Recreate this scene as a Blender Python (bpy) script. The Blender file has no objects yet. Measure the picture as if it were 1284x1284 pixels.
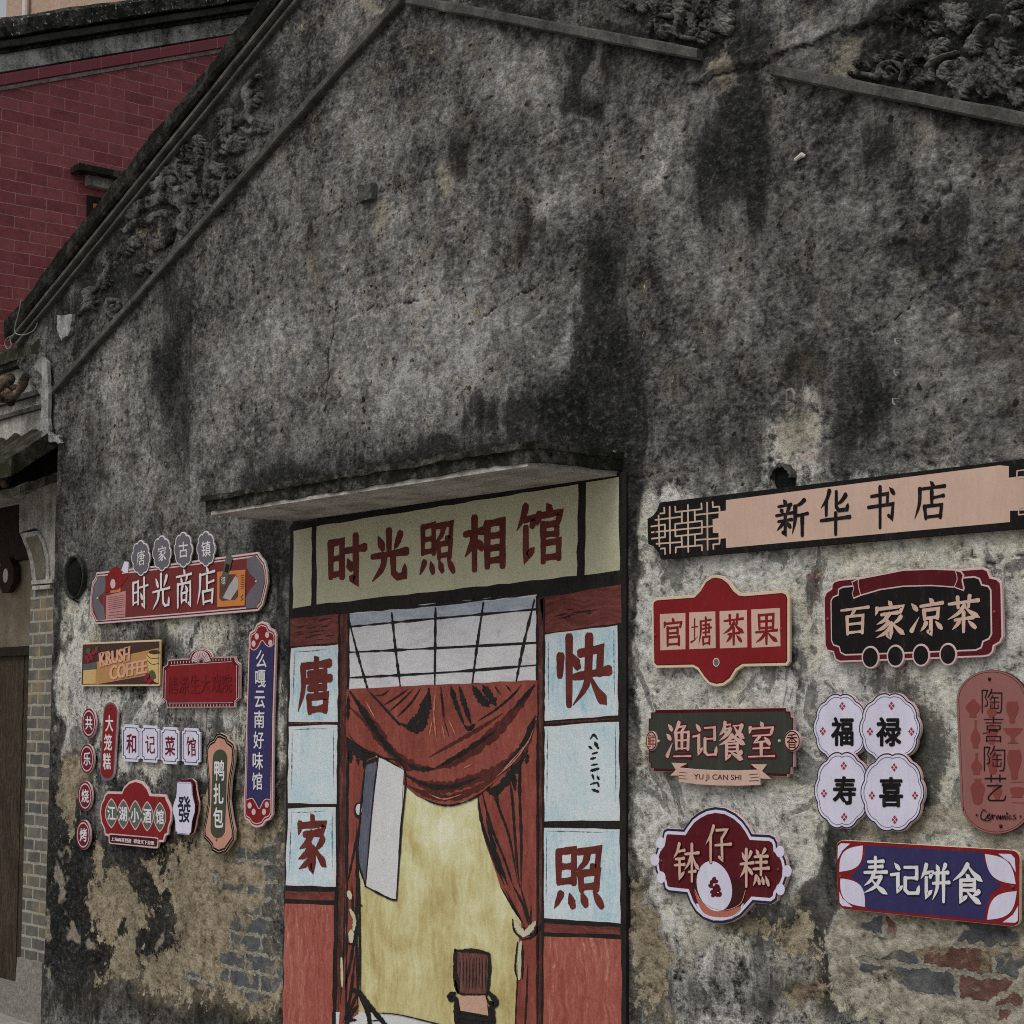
import bpy, math, random
import numpy as np
from mathutils import Vector, Matrix
from mathutils.geometry import tessellate_polygon
random.seed(7)
sc = bpy.context.scene
COL = sc.collection

# ---------------------------------------------------------------- camera, sky, sun, exposure
FPX = 2350.0                                    # focal length in pixels of a 1284 px wide frame
CPOS = np.array([10.03, -4.69, 1.6])
_s = .77; _c = math.sqrt(1 - _s * _s); _p = math.atan(248 / FPX)
FW = np.array([-_s * math.cos(_p), _c * math.cos(_p), math.sin(_p)])
RT = np.array([_c, _s, 0.0]); UP = np.cross(RT, FW)
cam = bpy.data.cameras.new('camera'); camo = bpy.data.objects.new('camera', cam); COL.objects.link(camo)
cam.sensor_width = 36; cam.lens = FPX / 1284 * 36; cam.clip_end = 500; cam.clip_start = .05
camo.matrix_world = Matrix(((RT[0], UP[0], -FW[0], CPOS[0]), (RT[1], UP[1], -FW[1], CPOS[1]), (RT[2], UP[2], -FW[2], CPOS[2]), (0, 0, 0, 1)))
sc.camera = camo
SUN_EL, SUN_AZ = math.radians(55), math.radians(172)
w = bpy.data.worlds.new('World'); sc.world = w; w.use_nodes = True
wn = w.node_tree.nodes; wl = w.node_tree.links
sky = wn.new('ShaderNodeTexSky'); sky.sky_type = 'NISHITA'; sky.sun_disc = False
sky.sun_elevation = SUN_EL; sky.sun_rotation = SUN_AZ; sky.dust_density = 4.0; sky.air_density = 1.2
hs = wn.new('ShaderNodeHueSaturation'); hs.inputs['Saturation'].default_value = .22
wl.new(sky.outputs[0], hs.inputs['Color']); wl.new(hs.outputs[0], wn['Background'].inputs['Color'])
wn['Background'].inputs['Strength'].default_value = .1
sun = bpy.data.lights.new('sun', 'SUN'); sun.energy = .9; sun.angle = math.radians(28); sun.color = (1, .96, .9)
suno = bpy.data.objects.new('sun', sun); COL.objects.link(suno)
_sd = Vector((math.sin(SUN_AZ) * math.cos(SUN_EL), math.cos(SUN_AZ) * math.cos(SUN_EL), math.sin(SUN_EL)))
suno.rotation_euler = _sd.to_track_quat('Z', 'Y').to_euler(); suno.location = (4, -8, 12)
sc.view_settings.view_transform = 'Standard'; sc.view_settings.look = 'None'
sc.view_settings.exposure = 0.12; sc.view_settings.gamma = 1.0
sc.cycles.filter_width = 1.05; sc.cycles.max_bounces = 6; sc.cycles.use_denoising = False

# ---------------------------------------------------------------- measuring helpers (photo pixel -> point on a real plane)
def ray(x, y): return FW + RT * (x - 642) / FPX - UP * (y - 642) / FPX
def on_wall(x, y, d=0.0):
    R = ray(x, y); t = (-d - CPOS[1]) / R[1]; return CPOS + t * R
def W2(p, d=0.0):
    q = on_wall(p[0], p[1], d); return (q[0], q[2])
def onX(x, y, X):
    R = ray(x, y); t = (X - CPOS[0]) / R[0]; return CPOS + t * R
def project(X, Y, Z):
    v = np.stack([X - CPOS[0], Y - CPOS[1], Z - CPOS[2]], -1); dz = v @ FW
    return 642 + FPX * (v @ RT) / dz, 642 - FPX * (v @ UP) / dz
class Zm:                                        # coordinates read in an enlarged view -> photo pixels
    def __init__(s, ox, oy, k): s.o = (ox, oy); s.k = k
    def __call__(s, *a): return [(s.o[0] + a[i] * s.k, s.o[1] + a[i + 1] * s.k) for i in range(0, len(a), 2)]
def quad(tl, tr, br, bl):
    def f(u, v):
        a = ((1-u)*tl[0]+u*tr[0], (1-u)*tl[1]+u*tr[1]); b = ((1-u)*bl[0]+u*br[0], (1-u)*bl[1]+u*br[1])
        return ((1-v)*a[0]+v*b[0], (1-v)*a[1]+v*b[1])
    return f
def cq(x0, y0, x1, y1, sl=0.0, lean=0.0):        # box whose horizontals rise by sl and whose verticals lean
    h = (x1-x0)*.5*sl; l = (y1-y0)*.5*lean
    return quad((x0-l, y0-h), (x1-l, y0+h), (x1+l, y1+h), (x0+l, y1-h))

# ---------------------------------------------------------------- numpy noise
def _hash(ix, iy, seed):
    h = (ix.astype(np.int64) * 374761393 + iy.astype(np.int64) * 668265263 + seed * 982451653) & 0xffffffff
    h = ((h ^ (h >> 13)) * 1274126177) & 0xffffffff
    return ((h ^ (h >> 16)) & 0xffff) / 65535.0
def vnoise(x, y, seed=0):
    x = np.asarray(x, float); y = np.asarray(y, float)
    ix = np.floor(x); iy = np.floor(y); fx = x-ix; fy = y-iy
    fx = fx*fx*(3-2*fx); fy = fy*fy*(3-2*fy)
    a = _hash(ix, iy, seed); b = _hash(ix+1, iy, seed); c = _hash(ix, iy+1, seed); d = _hash(ix+1, iy+1, seed)
    return (a*(1-fx)+b*fx)*(1-fy)+(c*(1-fx)+d*fx)*fy
def fbm(x, y, oct=5, seed=0):
    s = 0; a = .5; t = 0
    for i in range(oct):
        s = s + a*vnoise(x*2**i, y*2**i, seed+i*17); t += a; a *= .55
    return s/t

# ---------------------------------------------------------------- node helpers
class NT:
    def __init__(s, name):
        s.m = bpy.data.materials.new(name); s.m.use_nodes = True; s.t = s.m.node_tree; s.N = s.t.nodes; s.L = s.t.links
        s.b = s.N['Principled BSDF']; s.b.inputs['Specular IOR Level'].default_value = .3
    def n(s, typ, ins=None, **props):
        nd = s.N.new('ShaderNode' + typ)
        for k, v in props.items(): setattr(nd, k, v)
        for k, v in (ins or {}).items():
            i = nd.inputs[k]
            if hasattr(v, 'is_output') or isinstance(v, bpy.types.NodeSocket): s.L.new(v, i)
            else: i.default_value = v
        return nd
    def co(s): return s.n('TexCoord').outputs['Object']
    def map(s, v, scale, loc=(0,0,0)): return s.n('Mapping', {'Vector': v, 'Scale': scale, 'Location': loc}).outputs[0]
    def noise(s, v, scale, det=6, rough=.6, dist=0.0): return s.n('TexNoise', {'Vector': v, 'Scale': scale, 'Detail': det, 'Roughness': rough, 'Distortion': dist}).outputs['Fac']
    def math(s, op, a, b=0.0, c=0.0):
        nd = s.N.new('ShaderNodeMath'); nd.operation = op
        for i, v in enumerate((a, b, c)):
            if isinstance(v, bpy.types.NodeSocket): s.L.new(v, nd.inputs[i])
            else: nd.inputs[i].default_value = v
        return nd.outputs[0]
    def step(s, v, lo, hi): return s.n('MapRange', {'Value': v, 'From Min': lo, 'From Max': hi}, interpolation_type='SMOOTHSTEP').outputs[0]
    def ramp(s, v, stops):
        nd = s.n('ValToRGB', {'Fac': v}); e = nd.color_ramp.elements
        while len(e) > len(stops): e.remove(e[-1])
        while len(e) < len(stops): e.new(.5)
        for el, (p, c) in zip(e, stops): el.position = p; el.color = (*c, 1)
        return nd.outputs[0]
    def mix(s, f, a, b, mode='MIX'):
        nd = s.N.new('ShaderNodeMix'); nd.data_type = 'RGBA'; nd.blend_type = mode
        for i, v in zip((nd.inputs[0], nd.inputs[6], nd.inputs[7]), (f, a, b)):
            if isinstance(v, bpy.types.NodeSocket): s.L.new(v, i)
            else: i.default_value = v if isinstance(v, (int, float)) else (*v, 1)
        return nd.outputs[2]
    def bump(s, h, strength=.5, dist=.01):
        s.L.new(s.n('Bump', {'Height': h, 'Strength': strength, 'Distance': dist}).outputs[0], s.b.inputs['Normal'])
    def out(s, col, rough=.8):
        for k, v in (('Base Color', col), ('Roughness', rough)):
            if isinstance(v, bpy.types.NodeSocket): s.L.new(v, s.b.inputs[k])
            else: s.b.inputs[k].default_value = v if isinstance(v, (int, float)) else (*v, 1)
        return s.m
_mc = {}
def paint(name, rgb, rough=.5, dirt=.18):        # printed acrylic or paint: faint dust and unevenness
    if name in _mc: return _mc[name]
    t = NT(name); co = t.co()
    a = t.noise(co, 7, 5, .65); b = t.noise(t.map(co, (60, 60, 12)), 1, 5, .7)
    f = t.math('ADD', t.math('MULTIPLY', a, .6), t.math('MULTIPLY', b, .4))
    k = t.step(f, .35, .65)
    c = t.mix(k, tuple(x*(1-dirt) for x in rgb), tuple(min(1, x*(1+dirt*.4)) for x in rgb))
    dust = t.math('MAXIMUM', t.step(t.noise(t.map(co, (1, 1, .5)), 40, 6, .75), .54, .72), t.step(t.noise(t.map(co, (26, 26, 1.6)), 1, 6, .7), .56, .74))
    c = t.mix(t.math('MULTIPLY', dust, .13), c, (.17, .16, .145))
    t.out(c, max(.55, rough)); t.b.inputs['Specular IOR Level'].default_value = .09
    _mc[name] = t.m; return t.m
def streaky(name, stops, scale=(90, 90, 5), blot=5.0, w=.6, rough=.6):   # hand brushed paint
    if name in _mc: return _mc[name]
    t = NT(name); co = t.co()
    cw = t.n('VectorMath', {0: co, 1: t.n('VectorMath', {0: t.n('TexNoise', {'Vector': co, 'Scale': 7.0, 'Detail': 3.0}).outputs['Color'], 'Scale': .10}, operation='SCALE').outputs[0]}, operation='ADD').outputs[0]
    a = t.noise(t.map(cw, scale), 1, 7, .7); b = t.noise(co, blot, 7, .68, .4); g_ = t.noise(co, 60, 6, .75)
    f = t.math('ADD', t.math('ADD', t.math('MULTIPLY', a, w*.85), t.math('MULTIPLY', b, (1-w)*.85)), t.math('MULTIPLY', g_, .15))
    col = t.ramp(f, stops)
    col = t.mix(t.math('MULTIPLY', t.step(t.math('ADD', t.math('MULTIPLY', t.noise(co, 18, 8, .75), .7), t.math('MULTIPLY', g_, .3)), .56, .64), .45), col, t.mix(1.0, col, (.55, .54, .52), 'MULTIPLY'))
    t.bump(t.math('ADD', g_, t.math('MULTIPLY', t.noise(co, 14, 6, .7), .8)), .35, .008)
    t.out(col, rough); t.b.inputs['Specular IOR Level'].default_value = .08
    _mc[name] = t.m; return t.m
def plaster(name, dark, light, moss=None, sc_=6, streak=(10, 10, 2), lo=.38, hi=.66, bump=.5, rough=.92, spots=.0):
    if name in _mc: return _mc[name]
    t = NT(name); co = t.co()
    a = t.noise(co, sc_, 8, .7, .3); b = t.noise(t.map(co, streak), 1, 6, .65); c = t.noise(co, 70, 6, .75)
    f = t.math('ADD', t.math('MULTIPLY', a, .45), t.math('ADD', t.math('MULTIPLY', b, .25), t.math('MULTIPLY', c, .3)))
    mid = tuple((x*.55+y*.45) for x, y in zip(dark, light))
    col = t.ramp(f, [(lo, dark), ((lo+hi)/2, mid), (hi, light)])
    if moss: col = t.mix(t.step(t.math('ADD', t.math('MULTIPLY', t.noise(co, 9, 8, .72), .7), t.math('MULTIPLY', c, .3)), .44, .56), col, moss)
    if spots: col = t.mix(t.math('MULTIPLY', t.step(t.noise(co, 45, 3, .6), .62, .68), spots), col, (.5, .49, .46))
    t.out(col, rough); t.b.inputs['Specular IOR Level'].default_value = .06; t.bump(t.math('ADD', a, t.math('MULTIPLY', c, .7)), bump, .015)
    _mc[name] = t.m; return t.m

# ---------------------------------------------------------------- mesh helpers
class MB:
    def __init__(s): s.v = []; s.f = []; s.mi = []; s.mats = []
    def mat(s, m):
        if m not in s.mats: s.mats.append(m)
        return s.mats.index(m)
    def add(s, verts, faces, m):
        o = len(s.v); k = s.mat(m); s.v += [tuple(v) for v in verts]
        s.f += [tuple(i+o for i in f) for f in faces]; s.mi += [k]*len(faces)
    def sheet(s, pts, d, m, back=False):          # pts in wall (X, Z); front faces -Y
        P = [Vector((p[0], p[1], 0)) for p in pts]
        tris = []
        for t in tessellate_polygon([P]):
            a, b, c = (P[i] for i in t)
            ar = (b.x-a.x)*(c.y-a.y)-(b.y-a.y)*(c.x-a.x)
            if abs(ar) < 1e-12: continue
            if (ar > 0) == back: t = (t[0], t[2], t[1])
            tris.append(tuple(t))
        s.add([(p[0], -d, p[1]) for p in pts], tris, m)
    def prism(s, pts, d0, d1, mf, me=None):       # d0 back, d1 front distance from the wall plane
        pts = ccw(pts); n = len(pts); b = .0012 if d1-d0 > .004 else 0
        me = me or mf
        ins = offset(pts, b) if b else pts
        s.sheet(ins, d1, mf); s.sheet(pts, d0, me, True)
        rings = [[(p[0], -d0, p[1]) for p in pts], [(p[0], -(d1-b), p[1]) for p in pts]]
        if b: rings.append([(p[0], -d1, p[1]) for p in ins])
        vs = [v for r in rings for v in r]
        fs = [(k*n+i, k*n+(i+1) % n, (k+1)*n+(i+1) % n, (k+1)*n+i) for k in range(len(rings)-1) for i in range(n)]
        s.add(vs, fs, me)
    def box(s, x0, x1, y0, y1, z0, z1, m):
        v = [(x, y, z) for z in (z0, z1) for y in (y0, y1) for x in (x0, x1)]
        s.add(v, [(0,2,3,1),(4,5,7,6),(0,1,5,4),(2,6,7,3),(0,4,6,2),(1,3,7,5)], m)
    def tube(s, pts, rad, m, n=8, flat=1.0):
        pts = [Vector(p) for p in pts]; N = len(pts)
        if not hasattr(rad, '__len__'): rad = [rad]*N
        vs = []; fs = []
        for i, p in enumerate(pts):
            t = (pts[min(i+1, N-1)]-pts[max(i-1, 0)]).normalized()
            yv = Vector((0, -1, 0))
            if abs(t.dot(yv)) > .9: yv = Vector((0, 0, 1))
            a = t.cross(yv).normalized(); b = a.cross(t).normalized()
            for k in range(n):
                q = 2*math.pi*k/n
                vs.append(p + a*math.cos(q)*rad[i] + b*math.sin(q)*rad[i]*flat)
        for i in range(N-1):
            for k in range(n): fs.append((i*n+k, i*n+(k+1) % n, (i+1)*n+(k+1) % n, (i+1)*n+k))
        fs += [tuple(range(n))[::-1], tuple((N-1)*n+k for k in range(n))]
        s.add(vs, fs, m)
    def lump(s, c, r, m, jit=.15, seg=10):        # irregular ellipsoid
        vs = []; fs = []; ph = random.random()*9
        for i in range(seg//2+1):
            th = math.pi*i/(seg//2)
            for k in range(seg):
                q = 2*math.pi*k/seg
                j = 1+jit*(math.sin(3*q+ph)*.6+random.uniform(-1, 1)*.5)
                vs.append((c[0]+r[0]*math.sin(th)*math.cos(q)*j, c[1]+r[1]*math.cos(th)*j, c[2]+r[2]*math.sin(th)*math.sin(q)*j))
        for i in range(seg//2):
            for k in range(seg): fs.append((i*seg+k, i*seg+(k+1) % seg, (i+1)*seg+(k+1) % seg, (i+1)*seg+k))
        s.add(vs, fs, m)
    def grid(s, fn, nu, nv, m):
        vs = [fn(i/nu, j/nv) for j in range(nv+1) for i in range(nu+1)]
        fs = [(j*(nu+1)+i, j*(nu+1)+i+1, (j+1)*(nu+1)+i+1, (j+1)*(nu+1)+i) for j in range(nv) for i in range(nu)]
        s.add(vs, fs, m)
    def build(s, name, parent=None, smooth=False):
        me = bpy.data.meshes.new(name); me.from_pydata(s.v, [], s.f)
        for m in s.mats: me.materials.append(m)
        me.polygons.foreach_set('material_index', s.mi)
        if smooth: me.polygons.foreach_set('use_smooth', [True]*len(s.f))
        me.validate(); me.update()
        o = bpy.data.objects.new(name, me); COL.objects.link(o)
        if parent: 
            o.parent = parent
            o.matrix_parent_inverse = (Matrix.Translation(parent.location)).inverted()
        return o
def ccw(pts):
    a = sum(pts[i][0]*pts[(i+1) % len(pts)][1]-pts[(i+1) % len(pts)][0]*pts[i][1] for i in range(len(pts)))
    return list(pts) if a > 0 else list(pts)[::-1]
def offset(pts, d):                               # inset (d>0) of a wall polygon
    pts = ccw(pts); n = len(pts); r = []
    for i in range(n):
        a, b, c = pts[i-1], pts[i], pts[(i+1) % n]
        e1 = Vector((b[0]-a[0], b[1]-a[1])); e2 = Vector((c[0]-b[0], c[1]-b[1]))
        if e1.length < 1e-7 or e2.length < 1e-7: r.append(b); continue
        e1.normalize(); e2.normalize()
        n1 = Vector((-e1.y, e1.x)); n2 = Vector((-e2.y, e2.x)); mv = n1+n2
        if mv.length < .2: mv = n1
        mv.normalize(); k = d/max(.5, mv.dot(n1)); r.append((b[0]+mv.x*k, b[1]+mv.y*k))
    return r
def smooth_poly(pts, n=4):                        # closed Catmull-Rom
    N = len(pts); r = []
    for i in range(N):
        p0, p1, p2, p3 = (pts[(i+k-1) % N] for k in range(4))
        for j in range(n):
            t = j/n
            r.append(tuple(.5*((2*p1[k])+(-p0[k]+p2[k])*t+(2*p0[k]-5*p1[k]+4*p2[k]-p3[k])*t*t+(-p0[k]+3*p1[k]-3*p2[k]+p3[k])*t**3) for k in range(2)))
    return r
def open_curve(pts, n=6):
    if len(pts) < 3: 
        return [tuple(pts[0][k]+(pts[1][k]-pts[0][k])*j/n for k in range(len(pts[0]))) for j in range(n+1)]
    P = [tuple(2*a-b for a, b in zip(pts[0], pts[1]))]+list(pts)+[tuple(2*a-b for a, b in zip(pts[-1], pts[-2]))]
    r = []
    for i in range(1, len(P)-2):
        p0, p1, p2, p3 = P[i-1:i+3]
        for j in range(n):
            t = j/n
            r.append(tuple(.5*((2*p1[k])+(-p0[k]+p2[k])*t+(2*p0[k]-5*p1[k]+4*p2[k]-p3[k])*t*t+(-p0[k]+3*p1[k]-3*p2[k]+p3[k])*t**3) for k in range(len(p1))))
    r.append(tuple(P[-2])); return r
def circ(cx, cy, rx, ry, n=40, rot=0.0):
    r = []
    for i in range(n):
        a = 2*math.pi*i/n; x, y = rx*math.cos(a), ry*math.sin(a)
        r.append((cx+x*math.cos(rot)-y*math.sin(rot), cy+x*math.sin(rot)+y*math.cos(rot)))
    return r
def scallop(cx, cy, rx, ry, lobes=8, amp=.09, n=96, ph=0.0):
    r = []
    for i in range(n):
        a = 2*math.pi*i/n; k = 1-amp+amp*2*abs(math.cos(lobes*a/2+ph))**.7
        r.append((cx+rx*k*math.cos(a), cy+ry*k*math.sin(a)))
    return r
def rrect(f, r=.1, asp=1.0, n=5):                 # rounded rectangle in a quad f(u,v)
    p = []; ru, rv = r, r*asp
    for (cu, cv, a0) in ((1-ru, rv, -90), (1-ru, 1-rv, 0), (ru, 1-rv, 90), (ru, rv, 180)):
        for i in range(n+1):
            a = math.radians(a0+90*i/n); p.append(f(cu+ru*math.cos(a), cv+rv*math.sin(a)))
    return p
def pxw(pts, d): return [W2(p, d) for p in pts]

# ---------------------------------------------------------------- lettering: brush strokes and the built-in font
PROF = {'h': [(0, .75), (.12, .95), (.5, .72), (.85, .95), (1, 1.1)], 's': [(0, 1.05), (.15, 1), (.6, .88), (1, .8)],
        'p': [(0, 1.1), (.3, 1), (.7, .7), (1, .12)], 'n': [(0, .3), (.5, .85), (.8, 1.35), (1, .2)],
        'd': [(0, .3), (.6, 1.2), (1, .85)], 't': [(0, 1.15), (.4, .85), (1, .12)], 'z': [(0, .9), (.5, .9), (1, .9)], 'k': [(0, .9), (.8, 1.0), (.9, .95), (1, .1)]}
def prof(t, x):
    P = PROF[t]
    for (a, va), (b, vb) in zip(P, P[1:]):
        if x <= b: return va+(vb-va)*(x-a)/(b-a)
    return P[-1][1]
def ribbon(pts, wd):                              # centre line + half widths -> left, right, with round caps
    n = len(pts); L = []; R = []
    V = [Vector(p) for p in pts]
    for i in range(n):
        a = (V[i]-V[i-1]).normalized() if i else None; b = (V[i+1]-V[i]).normalized() if i < n-1 else None
        t = (a or b) if not (a and b) else (a+b)
        if t.length < .2: t = b
        t = t.normalized(); nn = Vector((-t.y, t.x)); k = 1.0
        if a and b: k = 1/max(.62, nn.dot(Vector((-a.y, a.x))))
        L.append(V[i]+nn*wd[i]*k); R.append(V[i]-nn*wd[i]*k)
    t0 = (V[0]-V[1]).normalized(); t1 = (V[-1]-V[-2]).normalized()
    def cap(p, t, wv, first):
        out = []
        for k in (.45, .8):
            q = p+t*wv*k; nn = Vector((-t.y, t.x))*(1 if not first else -1); ww = wv*math.sqrt(1-k*k)*.95
            out.append((q+nn*ww, q-nn*ww))
        return out
    c0 = cap(V[0], t0, wd[0], True)[::-1]; c1 = cap(V[-1], t1, wd[-1], False)
    L = [a for a, _ in c0]+L+[a for a, _ in c1]; R = [b for _, b in c0]+R+[b for _, b in c1]
    return L, R
STK = {
'时': 's12,18 12,82;z12,18 40,15 40,82;h13,48 38,46;h13,78 39,75;h46,34 96,29;k74,6 75,92 58,82;d54,50 63,68',
'光': 's50,4 50,42;d22,14 34,36;p80,10 72,26 64,38;h6,50 96,43;p38,50 32,72 6,96;k60,46 62,82 72,90 90,88 92,66',
'照': 's14,12 14,58;z14,12 42,9 42,58;h15,34 40,33;h15,56 41,54;z50,12 88,8 85,36 76,34;p68,12 62,28 46,40;s54,44 56,68;z54,44 86,41 83,67;h56,64 83,62;p18,74 14,82 6,95;d34,74 40,92;d56,72 64,90;d78,70 93,92',
'相': 'h4,32 46,27;s26,4 26,96;p26,34 18,54 4,72;d30,42 43,58;s56,16 56,92;z56,16 92,12 92,92;h57,38 90,36;h57,60 90,58;h57,82 91,80',
'馆': 'p22,4 16,22 4,42;z18,26 42,22 35,36;k22,38 22,88 40,70;d66,2 73,13;p50,18 49,26 45,36;z50,21 94,16 88,32;s58,34 58,94;z58,36 86,34 86,52;h59,51 86,50;z59,65 90,62 90,90;h59,88 90,86',
'唐': 'd50,2 58,12;h16,18 92,13;p18,18 18,56 4,93;z34,31 78,28 78,54;h24,43 94,38;h34,55 78,53;s54,18 54,64;s34,70 36,94;z34,70 82,67 79,92;h36,91 80,88',
'家': 'd48,2 56,12;p13,20 12,28 8,38;z13,22 92,17 84,32;h26,37 76,33;p50,36 34,52 12,62;k40,50 56,66 57,84 52,96 38,88;p46,60 30,72 8,80;p54,72 36,86 10,97;p86,44 76,54 62,62;n56,56 74,74 97,92',
'快': 's14,30 13,56;s29,4 29,96;d35,28 44,44;z48,26 84,20 82,54;h38,58 98,50;p64,4 62,54 56,74 36,96;n66,58 78,78 94,96',
'新': 'd26,2 33,12;h10,20 48,15;d17,26 22,34;p42,22 39,30 34,36;h4,44 54,37;h10,60 50,55;k31,44 31,94 20,86;p27,60 20,70 6,84;d36,62 46,76;p88,4 76,14 60,20;p61,20 60,60 52,94;h62,46 98,40;s82,44 82,99',
'华': 'p32,2 24,20 5,40;s22,26 22,56;p84,12 72,24 54,34;k54,4 54,38 62,46 88,44 92,30;h4,68 98,61;s52,52 52,99',
'书': 'z14,24 70,18 68,44;z4,50 88,43 84,78 72,70;s44,2 44,99;d76,4 91,18',
'店': 'd50,2 59,13;h16,21 94,14;p18,20 16,58 2,95;s54,26 54,62;h56,43 90,38;s32,64 36,95;z32,64 84,61 80,93;h36,91 82,88',
'百': 'h4,14 96,7;p50,12 44,24 34,36;s24,36 26,95;z24,36 78,33 76,93;h26,62 76,59;h26,90 77,87',
'凉': 'd8,14 23,31;t8,86 16,72 30,50;d60,2 69,12;h34,22 98,15;s44,33 46,57;z44,33 86,30 83,55;h46,55 84,52;k64,56 64,95 52,86;p50,66 45,76 34,88;d78,64 95,83',
'茶': 'h6,22 94,15;s32,4 34,33;s68,2 64,32;p52,28 34,48 3,64;n52,30 70,46 98,62;h24,66 78,61;s50,46 50,99;p36,72 30,80 16,92;d64,70 85,89',
'官': 'd48,2 55,12;p13,18 12,26 8,36;z13,21 92,16 86,32;s26,34 26,96;z26,37 74,34 74,55;h27,54 74,52;z27,68 80,65 80,94;h27,92 80,90',
'果': 's18,8 20,52;z18,8 80,5 78,50;h20,28 78,26;h20,49 79,47;h4,62 96,56;s50,8 50,99;p48,60 30,80 5,94;n52,60 72,78 97,92',
'渔': 'd10,8 24,22;d4,34 18,47;t6,92 14,78 26,58;p52,3 44,18 32,32;z46,15 76,12 62,28;s40,30 42,74;z40,30 90,28 88,74;s64,30 64,72;h42,51 88,50;h42,73 88,72;h30,94 99,93',
'记': 'd16,6 30,22;k4,40 26,37 26,86 42,70;z48,16 87,14 87,48;h50,47 87,45;k50,46 50,82 60,91 90,89 95,66',
'餐': 's24,4 22,18;h24,10 44,8;p22,18 16,26 4,36;p44,20 32,34 4,50;h22,20 46,18;d22,25 32,33;p86,11 76,28 50,46;h54,12 88,10;n58,14 72,30 95,44;p50,36 34,50 3,62;n50,36 70,48 98,60;h40,52 60,51;k30,59 30,96 48,86;z30,59 70,57 70,78;h31,68 70,67;h31,78 70,77;p84,80 76,84 66,88;n46,80 66,90 90,99',
'室': 'd48,2 55,12;p11,18 10,24 7,34;z11,20 92,16 86,31;h20,39 82,36;z46,40 26,57 74,53;d62,43 80,60;h20,73 80,71;s50,58 50,92;h4,95 97,93',
'钵': 'p24,3 16,24 3,40;h20,23 44,19;h10,43 42,40;h6,59 44,56;k25,42 25,92 44,74;h46,29 98,24;s72,3 72,99;p70,30 60,52 44,70;n74,30 84,52 99,68;h60,75 86,72',
'仔': 'p34,3 24,26 5,52;s23,32 23,99;z44,14 84,11 64,36;k64,34 66,92 50,82;h40,54 99,49',
'糕': 'd8,12 17,28;p38,9 34,18 29,28;h2,41 46,36;s22,3 22,97;p22,42 14,58 1,74;d25,46 42,64;d56,3 63,14;p86,1 81,8 75,15;h50,21 95,18;h54,35 92,33;h46,52 99,48;s72,18 72,66;p56,70 53,80 46,94;d63,71 67,89;d76,71 81,88;d88,69 98,91',
'麦': 'h20,14 82,10;h24,28 78,24;h6,43 95,38;s50,2 50,40;p44,42 32,62 6,78;p72,53 50,78 6,97;h36,55 74,52;n34,60 60,80 97,97',
'饼': 'p22,4 16,22 4,42;z18,26 42,22 35,36;k22,38 22,88 42,70;d56,3 63,16;p86,1 82,10 75,18;h48,25 95,21;h44,52 99,47;p60,24 58,64 43,96;s80,22 80,99',
'食': 'p50,1 32,24 3,44;n50,3 68,22 98,42;d45,26 55,36;z28,42 72,39 72,66;h30,54 72,52;h30,67 72,65;k28,42 28,94 50,80;p86,68 78,74 66,80;n46,68 66,84 93,99',
'商': 'd48,1 55,12;h5,19 95,15;d32,22 38,33;p68,20 65,26 60,33;s14,39 14,97;z14,39 88,36 88,95 76,89;p42,44 38,52 31,60;d58,44 71,58;s36,63 37,86;z36,63 66,61 64,84;h37,82 65,80',
'土': 'h8,36 92,33;s50,4 50,84;t2,92 40,86 98,70',
}
def strokes(ch, box=(0, 0, 1, 1)):
    if ch == '塘': return strokes('土', (0, .06, .34, .92))+strokes('唐', (.34, 0, .99, 1))
    r = []
    for s in STK[ch].split(';'):
        pts = [tuple(float(v)/100 for v in p.split(',')) for p in s[1:].split(' ')]
        r.append((s[0], [(box[0]+p[0]*(box[2]-box[0]), box[1]+p[1]*(box[3]-box[1])) for p in pts], min(1, .32+.68*(box[2]-box[0]))))
    return r
def brush_char(mb, ch, f, d, m, wt=.055, hw=.8, sub=6, jit=0.0, step=.00006):
    for i, (t, pts, k) in enumerate(strokes(ch)):
        if t in 'pndt' : c = open_curve(pts, sub)
        elif t in 'hs': c = open_curve(pts, 5)
        else:
            c = []
            for a, b in zip(pts, pts[1:]): c += [(a[0]+(b[0]-a[0])*j/4, a[1]+(b[1]-a[1])*j/4) for j in range(4)]
            c.append(pts[-1])
        n = len(c); wd = []
        for j in range(n):
            x = j/(n-1); ww = wt*k*prof(t, x)*(hw if t == 'h' else 1.0)
            if t in 'zk':
                a = c[max(0, j-1)]; b = c[min(n-1, j+1)]; dx, dy = abs(b[0]-a[0]), abs(b[1]-a[1])
                ww *= hw+(1-hw)*min(1, dy/(dx+dy+1e-6)*1.3)
            wd.append(ww*(1+random.uniform(-jit, jit)))
        L, R = ribbon(c, wd); n = len(L); dd = d+i*step
        P = [W2(f(p.x, p.y), dd) for p in L+R]
        fs = []
        for j in range(n-1):
            a, b, e, g = P[j], P[j+1], P[n+j+1], P[n+j]
            ar = (b[0]-a[0])*(e[1]-a[1])-(b[1]-a[1])*(e[0]-a[0])
            q = (j, j+1, n+j+1, n+j); fs.append(q if ar > 0 else q[::-1])
        mb.add([(p[0], -dd, p[1]) for p in P], fs, m)
_gc = {}
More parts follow.
